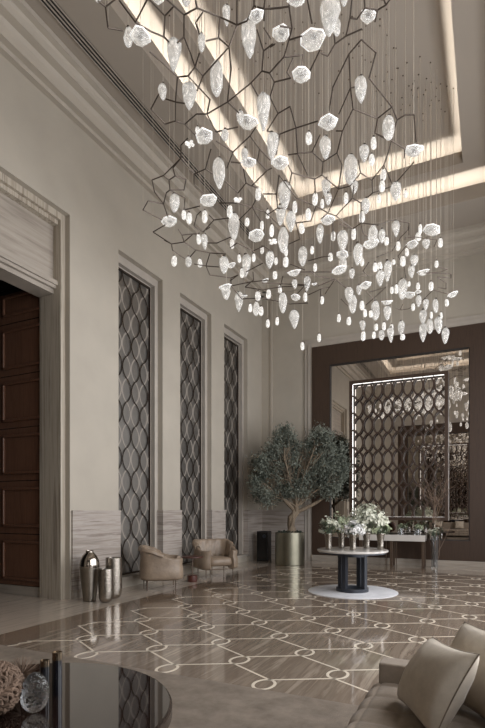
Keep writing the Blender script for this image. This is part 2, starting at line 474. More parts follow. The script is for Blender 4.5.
# ---- doorway: travertine surround, lintel panel, walnut panelled door leaf folded back in the passage
s = MB(); y1 = DOOR[1]; y0 = DOOR[0]
for sg, yy in ((1, y1), (-1, y0)):
    def bx(xa, xb, dy0, dy1, za, zb):
        a, b_ = yy - sg * dy0, yy - sg * dy1
        s.box((XL + xa, min(a, b_), za), (XL + xb, max(a, b_), zb))
    bx(-.58, -.10, 0, .10, 0, 6.27)
s.box((XL - .6, y0 - .02, 6.27), (XL - .10, y1 + .02, 6.40))
s.box((XL - .58, y0 + .1, 6.2), (XL - .16, y1 - .1, 6.27))
struct('trim_11', s, M['trav_v'])
s = MB()
s.box((XL - .55, y0 + .1, 5.27), (XL - .27, y1 - .1, 6.2))
for k, (x, z0, z1) in enumerate(((-.10, 5.2, 5.27), (-.14, 5.15, 5.2), (-.2, 5.08, 5.15))):
    s.box((XL - .6, y0 + .1, z0), (XL + x - .06, y1 - .1, z1))
struct('trim_12', s, M['trav_l'])
# passage behind the doorway
s = MB()
s.box((XL - 3.2, y1 - .02, 0), (XL - .57, y1 + .2, 6.5)); s.box((XL - 3.2, y0 - .2, 0), (XL - .57, y0 + .02, 6.5))
s.box((XL - 3.4, y0 - .2, 0), (XL - 3.2, y1 + .2, 6.5)); s.box((XL - 3.4, y0 - .2, 5.6), (XL - .6, y1 + .2, 5.8))
struct('wall_passage', s, M['dark'])
struct('baseboard_passage', MB().box((XL - 3.2, y1 - .07, 0), (XL - .57, y1 - .02, .16)), M['trav_l'])
def leaf(yy, sg):
    dr = MB(); x0, x1 = XL - 1.69, XL - .5
    dr.box((x0, yy - .03, .17), (x1, yy, 5.3))
    o = struct('door_1' if sg > 0 else 'door_2', dr, M['door_wood'])
    px0, px1 = x0 + .17, x1 - .02
    for k in range(6):
        za = .26 + k * .926
        zb = za + .69
        if za > 5.0: break
        zb = min(zb, 5.25)
        f = MB()
        yf = yy - .03
        for a, b_ in (((px0, za), (px1, za + .045)), ((px0, zb - .045), (px1, zb)), ((px0, za), (px0 + .045, zb)), ((px1 - .045, za), (px1, zb))):
            f.box((a[0], yf - .04, a[1]), (b_[0], yf + .001, b_[1]))
        pn = MB().box((px0 + .045, yf - .006, za + .045), (px1 - .045, yf + .001, zb - .045)).build('panel', M['door_wood'], o, bevel=.004)
        f.build('panel_moulding', M['door_wood'], pn, bevel=.01)
        MB().box((x0, yf - .004, zb + .11), (x1, yf + .001, zb + .122)).build('rail_joint', M['black'], o)
    # stile against the next leaf
    MB().box((x0 - .9, yy - .035, .17), (x0 - .01, yy, 5.3)).build('side_leaf', M['door_wood'], o)
    return o
leaf(y1 - .02, 1)

# ---- back wall: stone trim, brown clad frame, mirror
def mirror_wall(yw, sg, tagsuf):
    """sg=-1: faces -y (back wall), +1 faces +y (rear wall)"""
    Y = lambda d: yw + sg * d
    def bx(mb, x0, x1, d0, d1, z0, z1): mb.box((x0, min(Y(d0), Y(d1)), z0), (x1, max(Y(d0), Y(d1)), z1))
    FX0_, FX1_, MX0, MX1, MZ0, MZ1, FZ1 = -4.6, .1, -4.08, -.42, .68, 5.63, 6.19
    s = MB()
    for a, (t0, t1) in enumerate(((.0, .13), (.13, .24))):
        dd = .07 if a == 0 else .04
        bx(s, FX0_ - t1, FX0_ - t0, 0, dd, 0, FZ1 + t1); bx(s, FX1_ + t0, FX1_ + t1, 0, dd, 0, FZ1 + t1)
        bx(s, FX0_ - t0, FX1_ + t0, 0, dd, FZ1 + t0, FZ1 + t1)
    struct('trim_%s' % ('13' if sg < 0 else '14'), s, M['stone_trim'])
    f = MB()
    bx(f, FX0_, MX0, 0, .10, .17, FZ1); bx(f, MX1, FX1_, 0, .10, .17, FZ1)
    bx(f, MX0, MX1, 0, .10, .17, MZ0); bx(f, MX0, MX1, 0, .10, MZ1, FZ1)
    fr = thing('wall_mirror', 'huge bronze mirror in a dark brown clad frame on the far wall' if sg < 0 else 'dark brown framed mirror reflected deep inside the far mirror', 'mirror',
               (XC, yw, .17))
    o = f.build('clad_frame', M['frame_wood'], fr); o.location = (-XC, -yw, -.17)
    m = MB(); bx(m, MX0 - .01, MX1 + .01, 0.002, .012, MZ0 - .01, MZ1 + .01)
    o = m.build('mirror_glass', M['mirror'], fr); o.location = (-XC, -yw, -.17)
    bz = MB(); bx(bz, MX0, MX0 + .02, .012, .085, MZ0, MZ1); bx(bz, MX1 - .02, MX1, .012, .085, MZ0, MZ1); bx(bz, MX0, MX1, .012, .085, MZ1 - .02, MZ1); bx(bz, MX0, MX1, .012, .085, MZ0, MZ0 + .02)
    o = bz.build('inner_bead', M['dark'], fr); o.location = (-XC, -yw, -.17)
    s = MB(); bx(s, FX0_ - .0, FX1_, 0, .13, 0, .17)
    struct('baseboard_back' if sg < 0 else 'baseboard_rear', s, M['trav_l'])
mirror_wall(YB, -1, '')
mirror_wall(YF, 1, '')
s = MB().box((.34, YB - .05, 0), (XR, YB, .16)); struct('baseboard_right', s, M['trav_l'])

# ---- lattice screen with LED lined frame, in front of the mirror
def make_screen():
    W, Hh, Dp, fw = 2.56, 3.86, .2, .09
    t = thing('lattice_screen', 'large brown lattice screen with glowing inner edges in front of the far mirror', 'screen', (-2.2, YB - .014, 1.2), 0, 'lit lattice screens')
    f = MB()
    for a, b_ in (((-W / 2, -Dp, 0), (-W / 2 + fw, 0, Hh)), ((W / 2 - fw, -Dp, 0), (W / 2, 0, Hh)), ((-W / 2 + fw, -Dp, 0), (W / 2 - fw, 0, fw)), ((-W / 2 + fw, -Dp, Hh - fw), (W / 2 - fw, 0, Hh))): f.box(a, b_)
    f.build('frame', M['frame_wood'], t)
    l = MB(); iw = W - 2 * fw; ih = Hh - 2 * fw; n = 9; P = iw / n; rh = .478
    for k in range(-1, n + 1):
        xk = -iw / 2 + P * (k + .5)
        for s in (1, -1):
            run = []
            N = 124
            for q in range(N + 1):
                z = fw + ih * q / N
                ph = sin(pi * (z - fw + .10) / rh)
                xv = xk + s * (P / 2 - .004) * math.copysign(abs(ph) ** .62, ph)
                if -iw / 2 + .015 < xv < iw / 2 - .015: run.append((xv, -.075, z))
                else:
                    if len(run) > 1: l.ribbon(run, (0, 1, 0), .038, .05)
                    run = []
            if len(run) > 1: l.ribbon(run, (0, 1, 0), .038, .05)
    l.build('lattice', M['screen_lattice'], t)
    e = .0008
    # led strips recessed on the inner faces, broken where the lattice is fixed
    for side in (-1, 1):
        x = side * (iw / 2 - e / 2)
        z = fw + .03; st = MB()
        while z < Hh - fw - .1:
            st.box((x - e / 2, -.190, z), (x + e / 2, -.120, min(z + .43, Hh - fw - .02))); z += .478
        st.build('led_strip', M['led'], t)
    for zz in (fw + e / 2, Hh - fw - e / 2):
        st = MB(); x = -iw / 2 + .03
        for k in range(n):
            st.box((-iw / 2 + P * k + .01, -.190, zz - e / 2), (-iw / 2 + P * (k + 1) - .01, -.120, zz + e / 2))
        st.build('led_strip', M['led'], t)
    return t
scr = make_screen()
scr2 = copy_tree(scr); scr2.rotation_euler.z = pi; scr2.location = (-2.2, YF + .014, 1.2)
scr2['label'] = 'twin lit lattice screen seen only as a reflection, small inside the far mirror'

# ================================================================== LIGHT
def area(name, loc, rot, sx, sy, power, col=(1, .95, .88), spread=180):
    l = bpy.data.lights.new(name, 'AREA'); l.shape = 'RECTANGLE'; l.size = sx; l.size_y = sy; l.energy = power; l.color = col; l.spread = R(spread)
    o = bpy.data.objects.new(name, l); C.objects.link(o); o.location = loc; o.rotation_euler = rot; return o
UP = (pi, 0, 0)
WARM = (1, .965, .91)
KO, KI = 12.5, 11.5    # watts per metre of cove
def cove(x0, y0, x1, y1, z, k, off):
    lx, ly = x1 - x0, y1 - y0
    area('cove_lamp', (x0 - off, (y0 + y1) / 2, z), UP, .06, ly, k * ly, WARM)
    area('cove_lamp', (x1 + off, (y0 + y1) / 2, z), UP, .06, ly, k * ly, WARM)
    area('cove_lamp', ((x0 + x1) / 2, y0 - off, z), UP, lx, .06, k * lx, WARM)
    area('cove_lamp', ((x0 + x1) / 2, y1 + off, z), UP, lx, .06, k * lx, WARM)
cove(OX0, OY0, OX1, OY1, 8.60, KO, .2)
cove(IX0, IY0, IX1, IY1, 9.18, KI, .2)
for n in WINS:
    area('daylight', (XR + .17, n + WW / 2, 3.3), (0, R(90), 0), 5.8, WW - .15, 235, (.955, .965, 1))
wd = bpy.data.worlds.new('world'); scene.world = wd; wd.use_nodes = True
wd.node_tree.nodes['Background'].inputs['Color'].default_value = (.62, .72, .85, 1)
wd.node_tree.nodes['Background'].inputs['Strength'].default_value = 1.0
vs = scene.view_settings
vs.view_transform = 'Standard'; vs.look = 'None'; vs.exposure = -0.3; vs.gamma = 1.0; vs.use_curve_mapping = False
scene.cycles.max_bounces = 10; scene.cycles.diffuse_bounces = 5; scene.cycles.glossy_bounces = 6; scene.cycles.transmission_bounces = 8
scene.cycles.sample_clamp_indirect = 4.0
scene.cycles.use_denoising = True
scene.cycles.caustics_reflective = False; scene.cycles.caustics_refractive = False
# ================================================================== FURNITURE AND OBJECTS
# ---- round flower table on its white disc
TX, TY = -2.22, 9.15
tag(MB().lathe([(.0, 0), (.80, 0), (.80, .008), (.79, .012), (0, .012)], 72, (TX, TY, .002)).build('floor_disc', M['disc'], smooth=True), 'round white marble disc on the floor under the flower table', 'disc')
t = thing('pedestal_table', 'round marble topped flower table on four dark steel posts', 'table', (TX, TY, .014), R(26))
MB().lathe([(0, .715), (.62, .715), (.632, .722), (.632, .748), (.622, .755), (0, .755)], 64).build('table_top', M['marble_white'], t, smooth=True, angle=12)
MB().lathe([(.2, .675), (.6, .69), (.6, .715), (.2, .715)], 64).build('table_apron', M['slate'], t, smooth=True)
b = MB(); N = 48
b.lathe([(.20, 0), (.29, 0), (.29, .06), (.20, .06), (.20, 0)], N)
b.f = [f for f in b.f if len(f) == 4]
b.build('base_ring', M['slate'], t, smooth=True)
b = MB().lathe([(.20, .63), (.28, .63), (.28, .68), (.20, .68), (.20, .63)], N); b.f = [f for f in b.f if len(f) == 4]
b.build('top_ring', M['slate'], t, smooth=True)
for k in range(4):
    m = Matrix.Rotation(R(90 * k + 45), 4, 'Z')
    MB().box((.205, -.045, .0), (.283, .045, .68), m).build('post', M['slate'], t, bevel=.006)

# ---- flowers
def bouquet(name, lab, c, rad, hgt, kind, n, base=.0, leaves=60):
    """loose dome of five petalled florets over a vase mouth at c"""
    rnd = random.Random(int(c[0] * 1000) + int(c[1] * 777) + int(rad * 1000))
    g = thing(name, lab, 'flowers', c, 0, 'bouquets')
    pm = {'cream': M['petal_cream'], 'white': M['petal_white'], 'green': M['petal_green']}[kind]
    pts = []
    clumps = []
    for i in range(max(5, n // 16)):
        a = rnd.uniform(0, 2 * pi); u = rnd.random() ** .6
        clumps.append(Vector((rad * u * cos(a), rad * u * sin(a), base + hgt * (1 - u * u) ** .5 * rnd.uniform(.45, 1) + .02 * rnd.random())))
    sp = max(.03, rad * .13)
    for i in range(n):
        c0 = clumps[i % len(clumps)]
        pts.append(c0 + Vector((rnd.gauss(0, sp), rnd.gauss(0, sp), rnd.gauss(0, sp * .8))))
    b = MB()
    for p in pts:
        nrm = (p - Vector((0, 0, base + hgt * .25))).normalized() + Vector((rnd.gauss(0, .3), rnd.gauss(0, .3), rnd.gauss(0, .2)))
        nrm.normalize(); a = nrm.orthogonal().normalized(); c2 = nrm.cross(a); s = rnd.uniform(.018, .032)
        rot = rnd.uniform(0, 6)
        for k in range(5):
            th = rot + 2 * pi * k / 5; d = a * cos(th) + c2 * sin(th); e = a * cos(th + pi / 2) + c2 * sin(th + pi / 2)
            b.add([p, p + d * s * .6 + e * s * .38 + nrm * s * .15, p + d * s * 1.05 + nrm * s * .4, p + d * s * .6 - e * s * .38 + nrm * s * .15], [(0, 1, 2, 3)])
    o = b.build('blossoms', pm, g, fix=False); o['kind'] = 'stuff'
    b = MB()
    for i in range(leaves):
        a = rnd.uniform(0, 2 * pi); p = Vector((rad * .7 * rnd.random() * cos(a), rad * .7 * rnd.random() * sin(a), base + hgt * rnd.uniform(-.05, .75)))
        d = Vector((cos(a), sin(a), rnd.uniform(-.3, .8))).normalized(); e = d.cross(Vector((0, 0, 1))).normalized(); L = rnd.uniform(.05, .10)
        b.add([p, p + d * L * .5 + e * L * .2, p + d * L, p + d * L * .5 - e * L * .2], [(0, 1, 2, 3)])
    o = b.build('leaves', M['leaf'], g, fix=False); o['kind'] = 'stuff'
    b = MB()
    for i in range(9):
        p = pts[i * len(pts) // 10]
        b.tube([(rnd.uniform(-.02, .02), rnd.uniform(-.02, .02), -.16), (p.x * .3, p.y * .3, base + .02), p], .003, 5)
    b.build('stems', M['leaf'], g)
    return g
TZ = .769
VS = [(328.5, 548, 9.12, .285, 'leftmost flared metal vase on the round table, under small pale flowers'),
      (341.5, 545, 9.45, .27, 'flared metal vase at the back of the round table, left of the gap'),
      (352.8, 550, 8.95, .29, 'flared metal vase at the front centre of the round table under the white hydrangea'),
      (366.5, 546, 9.4, .29, 'flared metal vase at the back right of the round table under the tallest blooms'),
      (380.5, 548, 9.1, .27, 'rightmost flared metal vase at the edge of the round table')]
vproto = None
BQ = [('cream', .21, .24, 240, 'loose low bunch of small cream flowers in the leftmost table vase'),
      ('green', .29, .36, 400, 'airy green white flowers rising from the back left table vase'),
      ('white', .15, .20, 420, 'round white hydrangea head in the front centre table vase'),
      ('cream', .42, .50, 900, 'tallest cream bouquet spreading over the back right table vase'),
      ('green', .16, .15, 170, 'small pale green bunch in the rightmost table vase')]
for k, (px, py, d, h, lab) in enumerate(VS):
    p = at(px, py, d); p.z = TZ
    if vproto is None:
        vproto = thing('flower_vase', lab, 'vase', p, 0, 'flower vases on the round table')
        b = MB().lathe([(0, 0), (.052, 0), (.056, .01), (.054, .08), (.056, .16), (.066, .235), (.074, .285), (.068, .285), (.05, .16), (.048, .02), (0, .02)], 28)
        vb = b.build('vase_body', M['vase_bronze'], vproto, smooth=True)
        MB().lathe([(.0655, .282), (.075, .282), (.075, .289), (.0655, .289), (.0655, .282)], 28).build('vase_rim', M['silver'], vb, smooth=True)
        v = vproto
    else:
        v = copy_tree(vproto); v.location = p; v['label'] = lab
    kind, rad, hg, n, bl = BQ[k]
    bouquet('flower_bouquet', bl, (p.x, p.y, TZ + .315), rad, hg, kind, n, base=-.02 if k != 3 else .0, leaves=int(n * .8))

# ---- console tables against the mirror
def console(name, lab, x0, x1, y0, y1):
    g = thing(name, lab, 'console table', ((x0 + x1) / 2, (y0 + y1) / 2, 0.002), 0)
    hw, hd = (x1 - x0) / 2, (y1 - y0) / 2
    MB().box((-hw, -hd, .68), (hw, hd, .835)).build('marble_top', M['marble_white'], g, bevel=.004)
    for sx, wd in ((-hw + .05, .03), (0, .035), (hw - .05, .03)):
        for yy in (-hd + .05, hd - .05):
            MB().box((sx - wd, yy - .025, .02), (sx + wd, yy + .025, .68)).build('leg', M['bronze'], g, bevel=.003)
        MB().box((sx - wd, -hd + .02, 0), (sx + wd, hd - .02, .02)).build('foot_rail', M['bronze'], g)
    for sx in (-.13, .13, hw - .0, -hw + .0):
        for yy in (-hd + .05,):
            MB().box((sx - .008, yy - .012, .0), (sx + .008, yy + .012, .68)).build('thin_post', M['bronze'], g)
    return g
console('console_table', 'long marble topped console table on bronze legs below the far mirror', -3.06, -1.42, 13.35, 13.82)
CZ = .838
# ball, glass pots on the console
bp = at(383.6, 527, 13.5)
b = MB().lathe([(.155 * sin(pi * i / 16) + .0001, .155 - .155 * cos(pi * i / 16)) for i in range(17)], 24, (0, 0, 0), lambda th, z: 1 + .03 * sin(9 * th + 40 * z))
g = tag(b.build('woven_ball', M['ball'], smooth=True), 'russet woven ball on the console table behind the flower vases', 'ornament'); g.location = (bp.x, 13.52, CZ)
def glass_pot(lab, px, r, h, lab2, kind, rad, hg, n):
    p = at(px, 527, 13.4)
    g = thing('glass_pot', lab, 'vase', (p.x, 13.55, CZ), 0)
    MB().lathe([(0, 0), (r, 0), (r, h), (r - .006, h), (r - .006, .01), (0, .01)], 24).build('pot_wall', M['glass'], g, smooth=True)
    bouquet('green_posy', lab2, (p.x, 13.55, CZ + h), rad, hg, kind, n, base=-.02, leaves=n)
glass_pot('small clear glass pot in the middle of the console table', 402.5, .07, .16, 'sparse grey green sprigs in the middle console pot', 'green', .14, .14, 26)
glass_pot('square clear glass pot near the right end of the console table', 420, .085, .15, 'pale green posy in the right console pot', 'green', .13, .12, 70)
# ---- tall glass floor vase with branches
fp = at(436, 567, 13.1); FVX, FVY = fp.x, 13.62
g = thing('floor_vase', 'tall slim clear glass floor vase right of the console table', 'vase', (FVX, FVY, .002))
MB().lathe([(0, 0), (.085, 0), (.08, .35), (.092, .82), (.086, .82), (.074, .35), (.078, .03), (0, .03)], 28).build('glass_wall', M['glass'], g, smooth=True)
g = thing('branch_arrangement', 'bare twigs and white blooms standing in the tall glass floor vase', 'flowers', (FVX, FVY, .04))
tw = MB(); rnd = random.Random(5)
def twig(p, d, L, r, lev):
    pts = [p]; q = p.copy(); dd = d.copy()
    for i in range(4):
        dd = (dd + Vector((rnd.gauss(0, .16), rnd.gauss(0, .05), rnd.gauss(0, .05)))).normalized(); q = q + dd * L / 4; pts.append(q.copy())
        if lev and i > 0:
            for _ in range(2 if lev > 1 else 1):
                twig(q.copy(), (dd + Vector((rnd.gauss(0, .6), rnd.gauss(-.05, .12), rnd.uniform(0, .2)))).normalized(), L * .42, r * .6, lev - 1)
    tw.tube(pts, [r, r * .85, r * .7, r * .5, r * .25], 5)
for k in range(6):
    twig(Vector((rnd.uniform(-.03, .03), rnd.uniform(-.03, .03), 0)), Vector((rnd.gauss(0, .06), rnd.gauss(0, .05), 1)), 1.25, .007, 0)
for k in range(7):
    twig(Vector((rnd.uniform(-.06, .06), rnd.uniform(-.04, .02), 1.1)), Vector((rnd.gauss(0, .2), rnd.gauss(-.03, .05), 1)), .8, .006, 2)
tw.build('twigs', M['twig'], g)
q = bouquet('vase_blooms', 'low collar of white blooms and dark leaves at the mouth of the tall glass vase', (FVX, FVY, .83), .15, .16, 'cream', 70, leaves=110)

# ---- olive tree in a brass drum, black box
OTX, OTY = -4.83, 12.9
g = thing('brass_planter', 'large round champagne brass drum planter holding the olive tree', 'planter', (OTX, OTY, .002))
MB().lathe([(0, 0), (.39, 0), (.40, .01), (.40, .865), (.395, .87), (.375, .87), (.37, .86), (.37, .70), (0, .70)], 64).build('drum', M['brass'], g, smooth=True)
s = MB(); rnd = random.Random(3)
for i in range(420):
    a = rnd.uniform(0, 6.28); r = .36 * rnd.random() ** .5; p = Vector((r * cos(a), r * sin(a), .80 + rnd.random() * .09))
    d = Vector((rnd.gauss(0, 1), rnd.gauss(0, 1), rnd.uniform(.1, 1))).normalized(); e = d.orthogonal().normalized(); L = .05
    s.add([p, p + d * L * .5 + e * .018, p + d * L, p + d * L * .5 - e * .018], [(0, 1, 2, 3)])
s.lathe([(0, .70), (.365, .70), (.365, .80), (0, .82)], 24)
o = s.build('moss', M['soil'], g, fix=False); o['kind'] = 'stuff'
tr = thing('olive_tree', 'twisted olive tree with a two lobed grey green crown in the brass drum', 'tree', (OTX, OTY, .822))
lf = random.Random(11); wood_mb = MB(); tips = []
def limb(p, d, L, r, lev, segs=5, bend=.18, pull=None):
    pts = [p.copy()]; rs = [r]; q = p.copy(); dd = d.normalized()
    for i in range(segs):
        dd = (dd + Vector((lf.gauss(0, bend), lf.gauss(0, bend), lf.gauss(0, bend * .6)))).normalized()
        if pull is not None: dd = (dd + (pull - q).normalized() * .25).normalized()
        q = q + dd * (L / segs); pts.append(q.copy()); rs.append(r * (1 - .55 * (i + 1) / segs))
    wood_mb.tube(pts, rs, 7 if r > .02 else 5)
    return pts, rs, dd
# twisting main trunk
def px2(px, py):  # offsets in the tree's own frame, on the upright plane facing the room
    d = 13.0; q = at(px, py, d); f = at(290, 531, d)
    return Vector(((px - 290) / FPX * d * .90, (px - 290) / FPX * d * .42, (q.z - f.z)))
tp = [px2(*q) for q in ((290.5, 534), (293, 528), (290.5, 521), (292, 514), (296, 508), (296.5, 502))]
for q, o_ in zip(tp, (0, -.04, .03, -.03, .04, 0)): q.y += o_
fork = tp[-1]
wood_mb.tube(tp, [.15, .115, .10, .11, .09, .07], 9)
wood_mb.tube([tp[0] + Vector((-.08, -.04, 0)), tp[1] + Vector((-.08, -.05, 0)), tp[2] + Vector((.07, -.06, 0)), tp[3] + Vector((.07, -.05, 0)), tp[4] + Vector((-.05, -.06, 0)), tp[5]], [.06, .055, .05, .05, .05, .04], 8)
wood_mb.tube([tp[4], px2(306, 504), px2(316, 499), px2(326, 493)], [.06, .055, .045, .03], 8)
wood_mb.tube([tp[4], px2(289, 500), px2(283, 494), px2(277, 484)], [.06, .055, .04, .03], 8)
lobes = [((283, 430), (.26, .3, .32), .5), ((258, 480), (.26, .3, .24), .35), ((322, 430), (.26, .3, .3), .4), ((270, 456), (.38, .42, .48), .95), ((287, 437), (.30, .36, .46), .75), ((328, 462), (.42, .45, .6), 1.1), ((326, 438), (.32, .36, .42), .65), ((260, 462), (.3, .32, .34), .4),
         ((338, 470), (.3, .36, .46), .6), ((268, 490), (.40, .36, .2), .45), ((287, 466), (.34, .36, .46), .6), ((312, 478), (.36, .36, .36), .55), ((330, 484), (.32, .36, .26), .4), ((284, 486), (.34, .34, .24), .45), ((312, 440), (.14, .24, .34), .15), ((344, 450), (.16, .25, .34), .2), ((298, 484), (.3, .3, .22), .3)]
leafb = MB()
# crown shaped as overlapping leaf clumps, each clump fed by a branch
centres = []
for (cpx, r3, wt) in lobes:
    c0 = px2(*cpx)
    pts, rs, dd = limb(fork, (c0 - fork).normalized() + Vector((0, 0, .15)), (c0 - fork).length * .95, .026, 0, 6, .16, c0)
    n = int(22 * wt) + 6
    for k in range(n):
        v = Vector((lf.gauss(0, 1), lf.gauss(0, 1), lf.gauss(0, 1))).normalized() * (lf.random() ** .4)
        tip = c0 + Vector((v.x * r3[0], v.y * r3[1], v.z * r3[2]))
        base = pts[lf.randint(3, 6)]
        mid = (base + tip) * .5 + Vector((lf.gauss(0, .06), lf.gauss(0, .06), lf.gauss(0, .05)))
        wood_mb.tube([base, mid, tip], [.010, .006, .002], 4)
        centres.append((tip, (tip - base).normalized()))
for tip, dirn in centres:
    for k in range(88):
        p = tip + Vector((lf.gauss(0, .082), lf.gauss(0, .09), lf.gauss(0, .075)))
        d = (dirn * .6 + Vector((lf.gauss(0, .7), lf.gauss(0, .7), lf.gauss(.1, .7)))).normalized()
        e = d.cross(Vector((lf.gauss(0, 1), lf.gauss(0, 1), lf.gauss(0, 1)))).normalized(); L = lf.uniform(.05, .095); wv = L * .17
        leafb.add([p, p + d * L * .5 + e * wv, p + d * L, p + d * L * .5 - e * wv], [(0, 1, 2, 3)])
wood_mb.build('trunk', M['bark'], tr, smooth=True)
o = leafb.build('foliage', M['olive'], tr, fix=False); o['kind'] = 'stuff'

bxx = thing('waste_bin', 'tall black box with a small round opening standing by the corner', 'bin', (-5.83, 13.45, .002), R(6))
MB().box((-.17, -.17, 0), (.17, .17, .86)).build('bin_body', M['dark'], bxx, bevel=.01)
MB().box((-.165, -.18, .03), (.165, -.168, .83)).build('front_panel', M['black'], bxx, bevel=.004)
r_ = MB().tube([(.06, -.178, .72), (.06, -.19, .72)], .055, 24).build('round_opening', M['slate'], bxx)

# ---- metal floor vases by the doorway
def floor_vase(lab, x, y, prof, mat, band=None):
    g = thing('metal_vase', lab, 'vase', (x, y, .002), 0)
    MB().lathe(prof, 48).build('vase_body', mat, g, smooth=True, angle=60)
    return g
g = floor_vase('tall shouldered silver vase with a narrow neck beside the doorway', -5.86, 6.35,
           [(0, 0), (.10, 0), (.105, .012), (.125, .2), (.148, .42), (.157, .545)], M['silver_ribbed'])
MB().lathe([(.157, .545), (.159, .55), (.158, .60), (.146, .67), (.115, .74), (.07, .785), (.06, .80), (.062, .815), (.066, .82), (.055, .822), (.05, .79), (.0, .78)], 48).build('vase_shoulder', M['silver'], g, smooth=True, angle=60)
def tumbler(R0, h): return [(0, 0), (R0 * .5, 0), (R0 * .78, .025), (R0 * .92, .08), (R0 * .98, .18), (R0, h * .6), (R0 * .98, h), (R0 * .9, h), (R0 * .9, h * .6), (R0 * .7, .06), (0, .05)]
floor_vase('short hammered silver tumbler vase in front of the taller one', -5.53, 6.36, tumbler(.118, .54), M['silver_hammered'])
floor_vase('medium hammered silver cylinder vase standing behind the short tumbler', -5.66, 6.71, tumbler(.138, .68), M['silver_hammered'])

# ---- armchairs
def armchair():
    g = thing('armchair', '', 'armchair', (0, 0, 0), 0, 'tan leather armchairs')
    W, D = .43, .40
    # U shaped shell: angle a runs from the front left end round the back to the front right end (chair faces +x)
    def foot(a, off):
        # superellipse path, a in [-1,1]
        th = a * R(148) + pi
        cx, sy = cos(th), sin(th); n = 4.4
        k = (abs(cx) ** n + abs(sy) ** n) ** (-1 / n)
        return Vector((cx * k * (D + off), sy * k * (W + off), 0))
    def top(a):
        t = abs(a)
        s = max(0, min(1, (t - .26) / .58)); s = s * s * (3 - 2 * s)
        return .79 * (1 - s) + .60 * s
    nu = 72
    def section(a):
        z1 = top(a); pl = 1 + .0
        f = foot(a, 0); dirn = f.normalized()
        wr = .006 * sin(a * 46) * (1 if abs(a) < .8 else .4)
        lean = .015 * max(0, z1 - .55) / .25
        pr = [(-.02, .20), (.035, .21), (.05, .26), (.045, .42), (.02 + lean * .5, z1 - .12), (.035 + lean + wr * .5, z1 - .03), (.03 + lean + wr, z1), (-.01 + lean + wr, z1 + .015), (-.05 + lean * .6 + wr, z1 - .01), (-.075 + wr, z1 - .10), (-.11 + wr * 1.6, .46), (-.12, .38), (-.12, .22)]
        return [f + dirn * o + Vector((0, 0, z)) for o, z in pr]
    b = MB(); rows = [section(-1 + 2 * i / nu) for i in range(nu + 1)]; m = len(rows[0])
    vs = [p for r in rows for p in r]; fs = [(i * m + j, (i + 1) * m + j, (i + 1) * m + (j + 1) % m, i * m + (j + 1) % m) for i in range(nu) for j in range(m)]
    fs += [tuple(range(m)), tuple(nu * m + j for j in range(m))]
    b.add(vs, fs).build('shell', M['leather'], g, smooth=True, angle=70)
    # pleated leather flap thrown over the back rim
    fl = MB()
    def flapf(u, v):
        a = -.62 + 1.24 * u
        z1 = top(a); f = foot(a, 0); dirn = f.normalized(); ple = .013 * sin(a * 40 + 3 * v) * (.8 - .35 * v)
        lean = .015 * max(0, z1 - .55) / .25
        prof_ = [(-.115, .43), (-.085, z1 - .16), (-.055 + lean, z1 + .012), (.0 + lean, z1 + .026), (.035 + lean, z1 + .008), (.045 + lean, z1 - .04)]
        s = v * (len(prof_) - 1); i = min(int(s), len(prof_) - 2); t = s - i
        o = prof_[i][0] * (1 - t) + prof_[i + 1][0] * t; z = prof_[i][1] * (1 - t) + prof_[i + 1][1] * t
        return f + dirn * (o + .012 + ple * .5 * (1 if v > .5 else -1)) + Vector((0, 0, z + .008 + .6 * ple))
    fl.grid(flapf, 70, 16); o = fl.build('pleated_back', M['leather'], g, smooth=True, angle=80)
    md = o.modifiers.new('solid', 'SOLIDIFY'); md.thickness = .012; md.offset = 1
    # seat cushion
    sc = MB()
    def seat(u, v):
        th = 2 * pi * u; n = 4.0; cx, sy = cos(th), sin(th); k = (abs(cx) ** n + abs(sy) ** n) ** (-1 / n)
        r, z = [(0, .27), (.9, .27), (1.0, .30), (1.02, .36), (.99, .41), (.9, .445), (.6, .46), (0, .465)][int(round(v * 7))]
        return Vector((.075 + cx * k * .345 * r, sy * k * .315 * r, z))
    sc.grid(seat, 48, 7).build('seat_cushion', M['leather'], g, smooth=True, angle=70)
    fr = MB(); fr.tube([foot(-1 + 2 * i / 40, -.03) + Vector((0, 0, .2)) for i in range(41)] , .011, 8, closed=True)
    fr.build('base_frame', M['bronze'], g, smooth=True)
    for x, y in ((.27, .33), (.27, -.33), (-.30, .33), (-.30, -.33), (-.36, 0)):
        MB().tube([(x, y, 0), (x, y, .21)], [.009, .012], 8).build('leg', M['bronze'], g, smooth=True)
    return g
ch = armchair(); ch['label'] = 'tan leather tub armchair turned away, nearer the silver vases'
p = at(161.5, 588, 9.62); ch.location = (p.x, p.y, .002); ch.rotation_euler.z = R(38); ch.scale = (.91, .91, .96)
ch2 = copy_tree(ch); ch2.scale = (.93, .95, .98); ch2['label'] = 'tan leather tub armchair facing the room with its seat showing'
p = at(215.5, 574, 11.25); ch2.location = (p.x, p.y, .002); ch2.rotation_euler.z = R(-40)
p = at(192.3, 578, 10.45)
g = thing('side_table', 'small oxblood side table with a drum foot between the two armchairs', 'side table', (p.x, p.y, .002))
MB().lathe([(0, .50), (.225, .50), (.23, .505), (.23, .52), (0, .522)], 40).build('table_top', M['red_wood'], g, smooth=True, angle=12)
MB().tube([(0, 0.1, .1), (0, .1, .5)], .013, 10).build('stem', M['bronze'], g, smooth=True).location = (0, -.1, 0)
MB().lathe([(0, 0), (.10, 0), (.104, .01), (.104, .125), (.098, .132), (0, .132)], 36).build('drum_foot', M['red_wood'], g, smooth=True)

